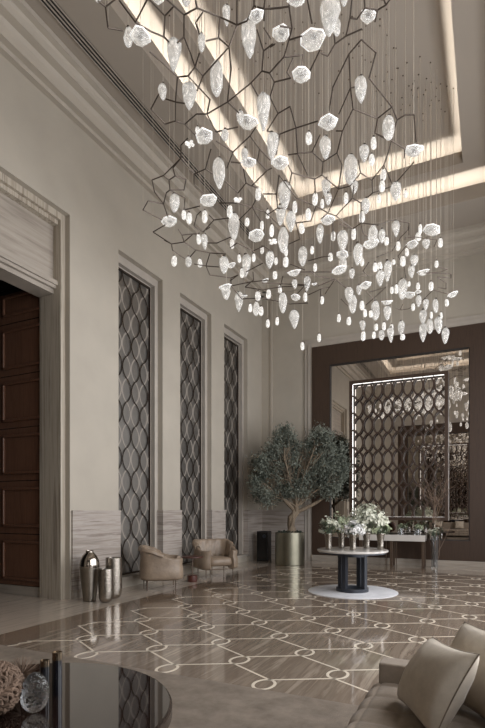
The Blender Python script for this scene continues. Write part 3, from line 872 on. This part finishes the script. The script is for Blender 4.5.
# ---- coffee table and its ornaments
KX, KY, KR, KH = -2.27, 1.90, .83, .42
g = thing('coffee_table', 'large round glossy dark coffee table in the foreground', 'coffee table', (KX, KY, .012))
MB().lathe([(0, KH - .014), (KR - .012, KH - .014), (KR - .008, KH - .002), (KR - .014, KH), (0, KH)], 120).build('table_top', M['table_gloss'], g, smooth=True, angle=8)
MB().lathe([(0, KH - .075), (KR - .012, KH - .075), (KR, KH - .07), (KR, KH - .018), (KR - .006, KH - .0145), (0, KH - .0145)], 120).build('table_edge', M['table_edge'], g, smooth=True)
MB().lathe([(0, 0), (.45, 0), (.46, .01), (.42, .2), (.46, KH - .075), (0, KH - .075)], 64).build('pedestal', M['bronze'], g, smooth=True)
KZ = KH + .0125
def on_table(px, py):
    d = (EYE - KZ) * FPX / (py - HY); q = at(px, py, d); return Vector((q.x, q.y, KZ))
for px, py, h, r, lab in ((44.8, 693, .19, .026, 'shorter black cylinder lighter with a gold cap on the coffee table'), (57.2, 694.5, .245, .0275, 'taller black cylinder lighter with a gold cap on the coffee table')):
    g = thing('cylinder_candle', lab.replace('lighter', 'candle holder'), 'candle holder', on_table(px, py), 0, 'black and gold candle holders')
    MB().lathe([(0, 0), (r, 0), (r, h * .82), (0, h * .82)], 32).build('body', M['navy'], g, smooth=True)
    MB().lathe([(0, h * .82), (r * 1.02, h * .82), (r * 1.02, h), (r * .9, h), (r * .9, h - .004), (0, h - .004)], 32).build('gold_cap', M['gold'], g, smooth=True)
# bubbled glass egg
p = on_table(35, 713); E_ = MB()
aa, bb, dd_ = .072, .107, .03
th_v = math.atan2(p.y, p.x) - pi / 2
def egg(u, v):
    ph = pi * v; th = 2 * pi * u; z = -cos(ph); w = 1 - .10 * z
    return Vector((aa * sin(ph) * w * cos(th), dd_ * sin(ph) * sin(th), bb + bb * z))
E_.grid(egg, 40, 24)
g = thing('glass_paperweight', 'egg shaped clear bubbled glass ornament standing on the coffee table', 'ornament', (p.x, p.y, KZ + .001), th_v + .1)
E_.build('glass_egg', M['paper_glass'], g, smooth=True)
bu = MB(); rnd = random.Random(2)
for k in range(90):
    v = Vector((rnd.gauss(0, 1), rnd.gauss(0, 1), rnd.gauss(0, 1))).normalized() * rnd.random() ** .4
    c0 = Vector((v.x * aa * .78, v.y * dd_ * .7, bb + v.z * bb * .8)); r0 = rnd.uniform(.0018, .005)
    bu.lathe([(r0 * sin(pi * i / 6) + 1e-5, -r0 * cos(pi * i / 6)) for i in range(7)], 8, c0)
bu.build('bubbles', M['petal_white'], g, smooth=True)['kind'] = 'stuff'
# sea urchin of thin rods
p = on_table(22, 695); g = thing('spiky_urchin', 'spiky brown rod urchin ornament behind the glass egg', 'ornament', (p.x, p.y, KZ + .115))
s = MB(); rnd = random.Random(8)
for k in range(260):
    d = Vector((rnd.gauss(0, 1), rnd.gauss(0, 1), rnd.gauss(0, 1))).normalized(); s.tube([d * .015, d * rnd.uniform(.10, .112)], [.002, .0012], 4)
o = s.build('spines', M['twig'], g); o['kind'] = 'stuff'
MB().lathe([(.02 * sin(pi * i / 8) + .0001, -.02 * cos(pi * i / 8)) for i in range(9)], 12).build('core', M['bronze'], g, smooth=True)
# coral ball
p = on_table(-4, 716); s = MB(); rnd = random.Random(4); RB = .135
golden = pi * (3 - 5 ** .5)
for k in range(190):
    z = 1 - 2 * (k + .5) / 190; r = (1 - z * z) ** .5; th = golden * k; d = Vector((r * cos(th), r * sin(th), z))
    a = d.orthogonal().normalized(); c_ = d.cross(a)
    ctr = d * RB * .86; rr = .026
    pts = [ctr + (a * cos(2 * pi * q / 10) + c_ * sin(2 * pi * q / 10)) * rr * (1 + .25 * sin(3 * 2 * pi * q / 10 + k)) + d * .012 * sin(2 * 2 * pi * q / 10 + k) for q in range(10)]
    s.tube(pts, .009, 6, closed=True)
s.lathe([(RB * .86 * sin(pi * i / 14) + .0001, -RB * .86 * cos(pi * i / 14)) for i in range(15)], 24)
o = s.build('coral_ball', M['coral'], smooth=True); o.location = (p.x, p.y, KZ + RB * 1.0 + .01)
tag(o, 'brown frilled coral ball at the left edge of the coffee table', 'ornament')

# ---- sofa with tufted seat
def sofa(lab, loc, rz, L):
    """faces -x in its own frame; length along y from -L to 0 (0 = the arm end)"""
    g = thing('sofa', lab, 'sofa', loc, rz, 'taupe tufted sofas')
    AX0, AX1, BX = 0.10, .98, 0.80
    cell = .19
    def seat(u, v):
        y = -L + v * (L - .15)
        s = u * 1.28
        # path: across the top from the back to the front edge, then down the front
        if s < .74: x, z, nx, nz = .87 - s, .42, 0, 1
        elif s < .90:
            a = (s - .74) / .16 * pi / 2; x, z, nx, nz = .13 - .06 * sin(a), .36 + .06 * cos(a), -sin(a), cos(a)
        else: x, z, nx, nz = .07, .36 - (s - .9) * .62, -1, 0
        bul = (abs(sin(pi * s / cell)) * abs(sin(pi * y / cell))) ** .32 * .024
        return Vector((x + nx * bul, y, z + nz * bul - .02))
    b = MB(); b.grid(seat, 116, int(L / .0125)); b.build('seat_cushion', M['sofa'], g, smooth=True, angle=80)
    MB().box((.11, -L, .06), (.95, -.16, .36)).build('base', M['sofa'], g)
    MB().box((AX0, -.15, .07), (AX1, 0, .535)).build('armrest', M['sofa'], g, bevel=.012, seg=3)
    MB().box((BX, -L, .07), (1.0, -.152, .76)).build('backrest', M['sofa'], g, bevel=.03, seg=3)
    for x, y in ((.1, -.1), (.9, -.1), (.1, -L + .1), (.9, -L + .1)):
        MB().box((x - .025, y - .025, 0), (x + .025, y + .025, .075)).build('foot', M['bronze'], g)
    return g
sofa('taupe tufted sofa in the right foreground with two sand cushions', (-.71, 3.34, .0125), 0, 2.5)
sofa('taupe tufted sofa against the rear wall, seen only reflected in the far mirror', (-.62, -.33, .0125), R(-90), 2.3)

def pillow(lab, BL, BRt, TL, TR_, th, n=26):
    BL, BRt, TL, TR_ = map(Vector, (BL, BRt, TL, TR_)); ctr = (BL + BRt + TL + TR_) / 4
    nrm = ((BRt - BL).cross(TL - BL)).normalized()
    g = thing('cushion', lab, 'cushion', ctr, 0, 'sand cushions on the sofa')
    def base(u, v): return (BL * (1 - u) * (1 - v) + BRt * u * (1 - v) + TL * (1 - u) * v + TR_ * u * v) - ctr
    def pt(u, v, s):
        a, b_ = 2 * u - 1, 2 * v - 1
        # edges pull in between the corners
        k = .085
        a2 = a * (1 - k * (1 - b_ * b_)); b2 = b_ * (1 - k * (1 - a * a))
        p = base((a2 + 1) / 2, (b2 + 1) / 2)
        h = max(0, (1 - a * a) * (1 - b_ * b_)) ** .42
        w = .008 * mnoise.noise(Vector((a * 2.2, b_ * 2.2, s * 3 + ctr.x * 9))) + .004 * mnoise.noise(Vector((a * 6, b_ * 3, s)))
        return p + nrm * s * (th * h + w * h)
    for s, nm in ((1, 'front_cover'), (-1, 'back_cover')):
        cv = MB().grid(lambda u, v: pt(u, v, s), n, n).build(nm, M['cushion'], g, smooth=True, angle=80)
        fc = cv if s == 1 else fc
    edge = [pt(i / 20, 0, 0) for i in range(20)] + [pt(1, i / 20, 0) for i in range(20)] + [pt(1 - i / 20, 1, 0) for i in range(20)] + [pt(0, 1 - i / 20, 0) for i in range(20)]
    MB().tube(edge, .0035, 6, closed=True).build('piping', M['piping'], fc, smooth=True)
    return g
pillow('sand satin cushion in front, leaning on the other cushion', (-.45, 2.91, .45), (-.22, 2.45, .45), (-.27, 2.94, .80), (-.035, 2.50, .85), .115)
pillow('sand satin cushion behind, half hidden at the right edge', (-.27, 3.10, .45), (.0, 2.78, .45), (-.12, 3.14, .86), (.17, 2.80, .87), .11)

pillow('sand cushion on the rear sofa, seen only reflected low in the far mirror', (-1.15, -.85, .46), (-1.6, -.85, .46), (-1.15, -1.0, .86), (-1.6, -1.0, .86), .10)
pillow('sand cushion at the other end of the rear sofa, seen only in reflection', (-2.2, -.85, .46), (-2.65, -.85, .46), (-2.2, -1.0, .86), (-2.65, -1.0, .86), .10)
# ================================================================== THE CHANDELIER
def zlev(py):
    K = [(-20, 6.5), (60, 6.3), (120, 6.15), (180, 6.0), (220, 5.85), (260, 5.6), (300, 5.25), (350, 4.78)]
    if py <= K[0][0]: return K[0][1]
    for (a, za), (b, zb) in zip(K, K[1:]):
        if py <= b: return za + (zb - za) * (py - a) / (b - a)
    return K[-1][1]
def depth(px, py):
    d = (zlev(py) - EYE) * FPX / (HY - py)
    s = max(0, min(1, (px - 378) / 30)); s = s * s * (3 - 2 * s)
    k = max(0, min(1, (py - 215) / 15))
    return d * (1 - s * k) + s * k * max(d, 9.3 + (py - 230) * .010)
def ceil_z(x, y):
    if IX0 - .45 < x < IX1 + .45 and IY0 - .45 < y < IY1 + .45 and IX0 < x < IX1 and IY0 < y < IY1: return H3
    if OX0 < x < OX1 and OY0 < y < OY1: return H2
    return H1
# kind, px, py of the centre, width px, height px  (D big drop, C small capsule, S open dish, K shard cluster)
PEND = '''D 98 -3 8 10;S 140.5 39 21 0;D 128 37 10 19;D 173.5 55.7 16 30;D 163 92 9 16;D 189 97 15 25;S 158 -1 14 0;D 186 0 11 14;K 190 141.5 9 7
D 227 16 9 20;D 201.6 43 8 18;D 250 40 16 36;S 256.7 18 16 0;S 281 36 19 0;D 216.7 79 14 33;D 263.5 113 15 35;S 247 124 20 0;D 240 118 8 13;S 205 138 19 0;C 197.5 130 5 6
D 225 135 8 11;D 271.7 146.5 13 27;D 245 155 7 14;S 248.6 164 15 0;S 297 1 18 0;D 329 15 20 42;D 337 27 9 17;D 344 1 8 11;S 313.7 41 24 0;S 301 77 19 0;S 368 18 17 0
D 361 90 13 26;S 328.8 123.7 20 0;C 309 138 7 12;D 326 148 12 22;D 364.4 153.6 10 17;C 373.8 143 6 12;C 371.8 159.7 6 11;D 389 128 13 23;S 413.5 152.5 18 0
D 174 203 11 18;S 169.6 223 16 0;C 184 215 5 9;C 189 218 6 11;C 204.7 216.5 6 12;S 209 202 18 0;C 199 239 5 10;D 205 242 7 15
D 219.5 173.7 13 30;K 238 198 8 6;C 258 194 6 12;C 229.7 211.6 6 12;D 234 227 12 26;S 257 237 17 0;C 267.6 214 4 9;C 262 225.6 4 9;C 271.4 230.5 5 12;K 272.5 240 8 5;S 280 164.6 17 0
D 285 196 14 28;D 280 215 10 20;D 291 222 10 20;D 351 169.6 15 28;D 354 187.7 9 12;C 314.8 199 6 12;D 326 188 10 18;D 328 199 7 12;C 322.5 203.5 4 9;C 295 207 5 12;C 308.4 214.4 6 11
C 302 228.4 6 10;S 327.7 221.5 15 0;D 320 234 8 18;D 342.5 242 11 20;D 283.6 240 11 25;C 346 198 5 11;D 302.6 256.5 10 19;C 383 175 6 11;C 382 186 6 11;D 395.7 192 11 18;C 405.6 194 4 7
C 378.7 199 4 8;D 366 206 9 15;C 361.8 217 6 11;C 353.7 234 5 11;D 396 229 8 16;D 373 235 10 18;S 371.7 245 16 0;D 382 236 7 14;C 386.6 241 5 8;D 357.4 254 10 22
S 430.5 231 17 0;S 413 245 12 0;C 420 229 4 10;C 418.5 236.5 6 8;D 426.5 244 8 10;C 440.5 242.6 5 9;C 174 261 6 10;D 188.4 261.8 7 10;C 200 263 5 8;D 224 264.7 10 17;S 232 266 9 0
D 226.5 293 9 13;S 226.5 288 13 0;C 239.4 258.5 4 8;D 245.6 265.5 10 22;C 242 273 5 9;C 253.6 257.8 4 8;D 269.6 259.8 9 17;C 276 261 4 7;C 285.7 261.8 6 10;C 275 275 5 8;S 265.8 281 7 0
S 295 273.5 13 0;D 294.8 284 6 9;D 306.8 284 7 15;C 280 289 4 8;C 268.4 294 5 9;C 258 296 6 9;D 238.7 302 9 19;S 244.5 296.4 6 0;C 250 308 4 8;D 256 308.7 7 14;C 261 311 5 9;D 283 303 9 20
S 294.8 298 10 0;C 305.5 297 4 9;D 294.6 319.6 10 18;C 277 321 4 8;C 267.6 323.4 4 8;C 302.6 346 4 8;C 330.5 257 5 8;C 315 267.5 4 8;S 342 256 13 0;D 343 265 9 15;S 340 271 14 0;D 352 273.5 6 10
S 314.5 284.5 6 0;C 322 300 4 8;D 349 295 9 15;D 352.7 304 8 18;S 366 286 11 0;D 359 290 6 10;C 362 305.4 5 9;C 365 313 4 8;C 371 313.7 4 7;D 375.5 310.5 9 19;C 338.7 318 4 8;C 348.8 321 5 8
D 363 326 6 11;C 363.2 336 5 9;C 376 327 4 7;C 373.7 335 4 7;C 319 337.6 4 8;C 375 267 5 9;C 380 266 5 8;D 387 271 8 21;D 380 278.5 8 16;C 393.7 262 4 5;C 403 261 6 10;D 414 260.5 8 11;D 411.6 272 7 12
S 423.6 273 13 0;C 436.6 264 4 7;D 402 289 10 20;C 396.4 289 4 9;C 409 284 3 5;C 418 286 4 7;C 431 286 5 9;C 392 290 4 7;S 409.8 295.6 11 0;S 418 292.5 6 0;D 418.5 301 6 12;S 453.5 295 10 0;C 447 302.6 4 7
D 425.7 305 6 11;D 436 305.7 6 14;C 413 307 4 7;S 386.5 303 11 0;D 387.5 313.5 8 14;D 423 316.6 8 14;D 423 333 8 18;D 430 326 7 15;C 431.4 315 3 7;D 439 325 8 17;C 441 315.6 3 7;D 445 335.6 8 16
C 384 326 4 8;D 381.7 335 6 10;D 391 335 7 15;D 401 328 7 14;C 402.6 337 5 6;C 391.6 327 4 6;C 286 252 4 8;C 262 250 4 7;C 232 244 5 9;C 247 222 5 8;C 333 236 5 9;C 312 250 4 8;C 362 262 4 8;C 398 246 5 9;C 407 252 4 8'''
P_ = []
for it in PEND.replace('\n', ';').split(';'):
    k, *v = it.split(); P_.append([k] + [float(x) for x in v])

# --- shared shapes, unit tall (drops) or unit wide (dishes)
def faceted(prof, n, seed, jit):
    rnd = random.Random(seed); b = MB(); vs = []; m = len(prof)
    for i, (r, z) in enumerate(prof):
        off = .5 * (i % 2)
        for k in range(n):
            th = 2 * pi * (k + off) / n; q = r * (1 + rnd.uniform(-jit, jit))
            vs.append((q * cos(th), q * sin(th), z + rnd.uniform(-jit, jit) * .15 * (0 < i < m - 1)))
    fs = []
    for i in range(m - 1):
        for k in range(n):
            k2 = (k + 1) % n
            a, b0, c_, d = i * n + k, i * n + k2, (i + 1) * n + k2, (i + 1) * n + k
            if i % 2 == 0: fs += [(a, b0, d), (b0, c_, d)]
            else: fs += [(a, b0, c_), (a, c_, d)]
    fs += [tuple(range(n))[::-1], tuple((m - 1) * n + k for k in range(n))]
    return b.add(vs, fs)
DP = [[(.10, 0), (.27, .14), (.42, .38), (.48, .62), (.42, .84), (.22, .97), (.10, 1.0)],
      [(.06, 0), (.22, .15), (.40, .40), (.49, .66), (.45, .86), (.26, .98), (.12, 1.0)],
      [(.14, 0), (.32, .12), (.47, .36), (.47, .62), (.38, .84), (.2, .97), (.1, 1.0)],
      [(.08, 0), (.24, .2), (.38, .45), (.46, .7), (.44, .86), (.3, .96), (.12, 1.0)]]
CP = [(.22, 0), (.40, .10), (.49, .34), (.47, .62), (.38, .84), (.22, .96), (.12, 1.0)]
proto_mesh = {}
def mesh_of(mb, name, mat, smooth=False, angle=30):
    o = mb.build(name, mat, smooth=smooth, angle=angle); me = o.data; C.objects.unlink(o); bpy.data.objects.remove(o); return me
drops = [mesh_of(faceted(DP[i % 4], 8, 20 + i, .10), 'crystal', M['crystal_drop'], True, 24) for i in range(6)]
caps_ = [mesh_of(faceted(CP, 8, 40 + i, .06), 'crystal', M['crystal_small'], True, 50) for i in range(3)]
def dish(seed):
    rnd = random.Random(seed); n = rnd.choice((5, 6, 6, 7)); ang = sorted(2 * pi * (k + rnd.uniform(-.22, .22)) / n for k in range(n))
    rr = [.5 * rnd.uniform(.86, 1.06) for _ in ang]
    def ringv(s, z): return [(rr[k] * s * cos(ang[k]), rr[k] * s * sin(ang[k]), z) for k in range(n)]
    b = MB(); vs = ringv(1, .36) + ringv(.98, .30) + ringv(.74, .12) + ringv(.25, 0)
    fs = [tuple(range(n))]
    for i in range(3): fs += [(i * n + k, i * n + (k + 1) % n, (i + 1) * n + (k + 1) % n, (i + 1) * n + k) for k in range(n)]
    fs.append(tuple(3 * n + k for k in range(n)))
    b.add(vs, fs)
    e = MB(); e.tube([Vector(p) for p in ringv(1.03, .335)], .030, 6, closed=True)
    return mesh_of(b, 'crystal', M['crystal_dish'], False), mesh_of(e, 'lit_rim', M['lit_edge'], True)
dishes = [dish(60 + i) for i in range(6)]
shard = MB(); rnd = random.Random(9)
for k in range(6):
    a = rnd.uniform(0, 6.28); m = Matrix.Translation((.26 * cos(a), .26 * sin(a), .4 + rnd.uniform(-.25, .25))) @ Matrix.Rotation(rnd.uniform(-1, 1), 4, 'X') @ Matrix.Rotation(a, 4, 'Z')
    s0 = MB(); s0.box((-.22, -.13, -.16), (.22, .13, .16)); shard.add([m @ Vector(v) for v in s0.v], s0.f)
shard = mesh_of(shard, 'crystal', M['crystal_small'])
cap_me = mesh_of(MB().lathe([(0, 0), (1, 0), (.9, .7), (.35, 1), (0, 1)], 10), 'cap', M['net'], True)
rose_me = mesh_of(MB().lathe([(0, 0), (.8, 0), (1, .3), (1, 1), (0, 1)], 10), 'ceiling_cap', M['bronze'], True)
cab_me = mesh_of(MB().tube([(0, 0, 0), (0, 0, 1)], 1, 5), 'cable', M['cable'])

# --- labels: size and shape, then row of the chandelier and order from the left within it
ROWS = [(-99, 60, "the chandelier's top overhead row"), (60, 130, "the chandelier's second row"), (130, 185, "the chandelier's third row"),
        (185, 226, "the chandelier's fourth row across the cove"), (226, 252, "the chandelier's fifth row under the cove"),
        (252, 279, "the chandelier's sixth row before the cornice"), (279, 309, "the chandelier's seventh row before the wall"), (309, 999, "the chandelier's lowest row above the mirror")]
ORD = ['first', 'second', 'third', 'fourth', 'fifth', 'sixth', 'seventh', 'eighth', 'ninth', 'tenth', 'eleventh', 'twelfth', 'thirteenth', 'fourteenth', 'fifteenth', 'sixteenth',
       'seventeenth', 'eighteenth', 'nineteenth', 'twentieth', 'twenty-first', 'twenty-second', 'twenty-third', 'twenty-fourth', 'twenty-fifth']
KN = {'D': 'pointed crystal drop', 'C': 'small lit crystal egg', 'S': 'faceted lit crystal dish', 'K': 'cluster of crystal shards'}
buck = {}
for p in P_:
    for r, (a, b, nm) in enumerate(ROWS):
        if a <= p[2] < b: buck.setdefault((p[0], r), []).append(p)
lab_of = {}
for (k, r), L in buck.items():
    L.sort(key=lambda p: p[1])
    for i, p in enumerate(L):
        lab_of[id(p)] = ('%s, %s from left in %s' % (KN[k], ORD[i], ROWS[r][2])) if len(L) > 1 else ('only %s in %s' % (KN[k], ROWS[r][2]))
proto_child = None
rnd = random.Random(77)
def child(me, name, par, loc, sc, rot=(0, 0, 0)):
    o = bpy.data.objects.new(name, me); C.objects.link(o); o.parent = par; o.location = loc; o.scale = sc; o.rotation_euler = rot; return o
def cable_to_ceiling(par, x, y, z, ztop):
    zc = ceil_z(x, y)
    child(cab_me, 'cable', par, (0, 0, ztop), (.003, .003, zc - z - ztop))
    child(rose_me, 'ceiling_cap', par, (0, 0, zc - z - .014), (.013, .013, .014))
placed = []
for n, p in enumerate(P_):
    k, px, py, w, h = p
    d0 = depth(px, py)
    best = None
    for tr_ in range(24):
        d = d0 + rnd.uniform(-.28, .28) * (1 + tr_ * .03)
        q = at(px, py, d); rad = w * d / FPX / 2; hh = h * d / FPX / 2 if h else rad
        ok = all(abs(q.z - z2) > hh + h2 + .02 or (Vector((q.x - x2, q.y - y2)).length > rad + r2 + .015) for x2, y2, z2, r2, h2 in placed)
        if ok: break
    placed.append((q.x, q.y, q.z, rad, hh))
    wid = w * d / FPX
    g = thing('crystal_pendant', lab_of[id(p)], 'pendant', (0, 0, 0), 0, 'crystal pendants of the chandelier')
    rot = rnd.uniform(0, 6.28)
    if k in 'DC':
        H = h * d / FPX; z = q.z - H / 2; g.location = (q.x, q.y, z)
        child(drops[n % 6] if k == 'D' else caps_[n % 3], 'crystal', g, (0, 0, 0), (wid, wid, H), (rnd.uniform(-.06, .06), rnd.uniform(-.06, .06), rot))
        child(cap_me, 'cap', g, (0, 0, H - .006), (min(.03, wid * .16),) * 2 + (.03,))
        cable_to_ceiling(g, q.x, q.y, z, H + .02)
    elif k == 'S':
        g.location = (q.x, q.y, q.z - wid * .2)
        a, b = dishes[n % 6]; rt = (rnd.uniform(-.12, .12), rnd.uniform(-.12, .12), rot)
        if py > 225: rt = (rnd.uniform(-.3, .3), rnd.uniform(-.3, .3), rot)
        child(a, 'crystal', g, (0, 0, 0), (wid,) * 3, rt); child(b, 'lit_rim', g, (0, 0, 0), (wid,) * 3, rt)
        child(cap_me, 'cap', g, (0, 0, wid * .35), (.02, .02, .03))
        cable_to_ceiling(g, q.x, q.y, q.z - wid * .2, wid * .35 + .02)
    else:
        g.location = (q.x, q.y, q.z - wid * .4)
        child(shard, 'crystal', g, (0, 0, 0), (wid * 1.1, wid * 1.1, wid * .7), (0, 0, rot))
        cable_to_ceiling(g, q.x, q.y, q.z - wid * .4, wid * .45)

# --- the bronze rod net, traced as connected polylines and laid on the same sagging surface
NETS = '''98,1 105.5,6.8 118,-3|105.5,6.8 108,27.8 123,30.5|119,0 135.5,22.3 148,-2|135.5,22.3 151,31.5 164,37 169,42|149.5,51.5 163,63 177.5,77|150,-2 165,16 174,6|165,16 164,37|166,-1 174,6 184,14.8 184,37 177,43|184,37 190,52 195,67|184,14.8 197,8 195,-2
197,8 220,17 237,25|203,12 195.6,22.7 199.5,34|220,17 218.5,38|206,41 218.5,38 229,47 237,25|237,25 237,-2|237,25 247,21 254,6|254,6 254,-2|254,6 264,9 265,-2|264,9 264,21|264,9 280,8 289,6.5|257,30 263.5,51 262,71|264,28 271,39|263.5,51 272.5,44
229,47 203,76|229,47 231,69 227.5,102|227.5,102 251,83 262,71|262,71 269.5,73 280,61|269.5,73 274.5,82 270,97|274.5,82 291,78|251,83 258.5,97|227.5,102 207,114 196.5,114|227.5,102 239,113|270,97 278,113.5 267,131|267,131 280,134
195,67 203,76|195,67 188,76 177.5,77|195,67 199.5,53|188,76 210,99.5 207,114|203,76 197,91|177.5,77 175.5,102 175.5,121|175.5,102 166,99|175.5,102 185,103.5|151,109 159,94|151,109 165,124 175.5,121 185,124 196.5,114|185,124 196,136|207,114 216,132 238,127|216,141 233,152 250,136 256,127
250,136 259.5,149 270,160|259.5,149 257.5,161 267,170.5 251.5,186|257.5,161 253,158|251.5,186 246,183 243.5,169|246,183 238,193|233,152 227,168|231,162 241,163|211,149 205.5,169 194,174|205.5,169 213,174|225,181 238,193|267,170.5 272,168|251.5,186 258,188|263,194 276.5,194 279,175|276.5,194 277.5,208 267,215|277.5,208 280,209
219,203 237,203 252,207 265,212 280,226|252,207 239,220|252,207 261,222|252,207 258,196|209,215 214,220 229,218|214,220 203,232|207,243 217,243 231,237
181,145 181,158 163.5,175.5 152,180 154.5,192 163.5,204|181,145 188,138|163.5,204 166.5,192.5 170,190 185,198 184,210 200,206|163.5,175.5 169,180 172,190 184,190 186,179.5 175,176 169,180|175,176 173,168 181,158 194,174 194,184 204,194|163.5,204 148,201 143,210 162,220|163.5,204 168,217
178,229 182,235 184,242 171.5,244 153,232 165,225|184,242 193,234 182,235|193,234 199,234|184,242 196,250|197,215 194,226 203,234 210,227|197,215 201,211|164,240 171.5,244 172.5,250 185,259|196,250 190,257|196,250 210,253 206,266 210,275 231,278 238,275|210,253 226,254|231,278 231,286|206,266 219,267|194,264 206,266
230,281 237,276|230,248 237,243 253,251|253,251 264,246 274,253|253,251 253,258|246,272 263,263|253.5,280 245,287|253.5,280 253,272|233,287 250,282 270,280|242,299 262,298 290,304 308,303|247,289 262,290 280,287 310,285|262,283 288,284 308,284|290,264 305,270|296,295 310,280|280,287 283,276|233,287 242,299
270,9 289,6.5 290,-2|289,6.5 292,28|280,26 291,29 289,40 302,36|270,47 275,44|289,40 284,57 303,55 301,67|301,67 310,71 320,50|284,57 270,73|293,58 287,72 291,78|270,75 275,82|270,97 278.5,113.5 290,106.5 296,128 280,134|280,134 270,131.5|296,128 318,121|296,128 297.5,153.5|280,134 276,155|270,126 278.5,113.5
307,-2 312,24|321,53 328,56 335,44 346,36 362,29|335,44 334,34|346,36 350,18 352,-2|350,18 357,19|357,17 365,8 377.5,10|365,8 364,-2|349,54 361.5,39.5 376,52.5 369,78|349,54 333,87 329,111|349,54 350.5,88 353,109|350.5,88 355,87|350.5,88 339,114|353,109 370,115.5 377.5,118.5|353,109 342.5,131 338,150|342.5,131 336,131|320,135 312,152
369,78 392,107 397,120 405,115 414,114.5 416,142|392,107 377.5,118.5 375,133 392,141 405,149|397,120 389,150 384,165|377.5,10 386,5 391,-2|386,5 383,-2|377.5,10 375,22
279,134 290,130|288,155 297.5,153.5 312,152 320,135|312,152 323,162 337,153 342,132|337,153 342,165 338.5,189|323,162 322,175 338.5,189 350,186 360.5,173|322,175 314.5,179 292,173 288,165|297.5,153.5 307.5,175|292,173 289,185|314.5,179 315.5,194|280,175 296,198 316,206 328,213 338.5,189|316,206 311,221 296,223 288,227|296,223 291,209 278,209|276,194 278,209|296,223 300,239 289,244|328,213 336,216 352.5,198|336,216 353,229|328,213 321,219|333,221 333,240
376,135 384,138|384,165 372,180 360.5,173 358,160|360.5,173 357,178|372,180 372.5,193 361,203 352.5,198|352.5,198 354,186|372.5,193 393,186 384,165|393,186 414,162|340,224 353,229 361,223 360,204|361,223 378,225 393,220 409,223 408,230 401,237|361,223 363,233 368,237|404,158 406,150
409,223 409,235|405,238 415,237 437,240 434,247|401,237 392,251 377,257|398,256 407,245|404,267 406,278|438,267 447.5,269 441,272 425,273|425,273 451,274 451,278 437,277|446,283 446,289 438,287|370,292 386,287|396,308 400,310 403,304|400,310 408,309|433,290 448,294|404,267 398,256|437,277 446,283|408,309 420,303 433,290
308,261 322,257 330,256|310,271 316,276|318,286 335,279 346,288|335,279 325,294|308,295 321,289 330,287|321,289 320,302|300,272 333,272|341,299 348,306|369,262 363,271 368,276|366,291 373,299 366,305|316,276 335,279|373,299 386,287'''
net = MB(); nodes = {}; segs = []
def node(x, y):
    for k, (a, b) in enumerate(node.lst):
        if abs(a - x) < 2.3 and abs(b - y) < 2.3: return k
    node.lst.append((x, y)); return len(node.lst) - 1
node.lst = []
for pl_ in NETS.replace('\n', '|').split('|'):
    ids = [node(*map(float, s.split(','))) for s in pl_.split()]
    for a, b in zip(ids, ids[1:]):
        if a != b and (a, b) not in segs and (b, a) not in segs: segs.append((a, b))
pos = []
for (x, y) in node.lst:
    d = depth(x, y) + .16 * mnoise.noise(Vector((x * .03, y * .03, 0)))
    if x > 385 and y > 218: d = 9.2 + (y - 225) * .012
    pos.append(at(x, y, d))
par_ = list(range(len(pos)))
def find(a):
    while par_[a] != a: a = par_[a]
    return a
for a, b in segs: par_[find(a)] = find(b)
comp = {}
for a, b in segs: comp.setdefault(find(a), []).append((a, b))
fr = thing('chandelier_net', 'branching dark bronze rod net that the crystal pendants hang through', 'chandelier', (XC, 6.4, H3))
off = Vector((XC, 6.4, H3))
for root, L in comp.items():
    b = MB(); ids = sorted({i for s in L for i in s})
    for a, c_ in L: b.tube([pos[a] - off, pos[c_] - off], .0082, 6)
    b.build('net_section', M['net'], fr)
    # two or three thin suspension cables per section
    ids.sort(key=lambda i: pos[i].x)
    for i in {ids[0], ids[-1], ids[len(ids) // 2]}:
        q = pos[i]; zc = ceil_z(q.x, q.y)
        child(cab_me, 'cable', fr, q - off, (.002, .002, zc - q.z))

# --- the near end of the chandelier hangs over the seating, above the picture; the far mirror shows it
rnd = random.Random(31)
count = 0
while count < 46:
    x, y, z = rnd.uniform(-3.9, -.7), rnd.uniform(1.2, 4.2), rnd.uniform(4.9, 6.7)
    fwd = -SY * x + CY * y
    if HY - (z - .3 - EYE) * FPX / fwd > -14: continue
    if any(Vector((x - a, y - b_)).length < .22 for a, b_, *_ in placed): continue
    placed.append((x, y, z, .1, .2)); big = rnd.random() < .6
    H = rnd.uniform(.28, .42) if big else rnd.uniform(.14, .18); wd_ = H * (.48 if big else .55)
    g = thing('crystal_pendant', 'crystal pendant of the near chandelier end, visible only in the far mirror', 'pendant', (x, y, z), 0, 'pendants reflected in the far mirror')
    child(drops[count % 6] if big else caps_[count % 3], 'crystal', g, (0, 0, 0), (wd_, wd_, H), (0, 0, rnd.uniform(0, 6)))
    child(cap_me, 'cap', g, (0, 0, H - .006), (min(.03, wd_ * .16),) * 2 + (.03,))
    cable_to_ceiling(g, x, y, z, H + .02)
    count += 1
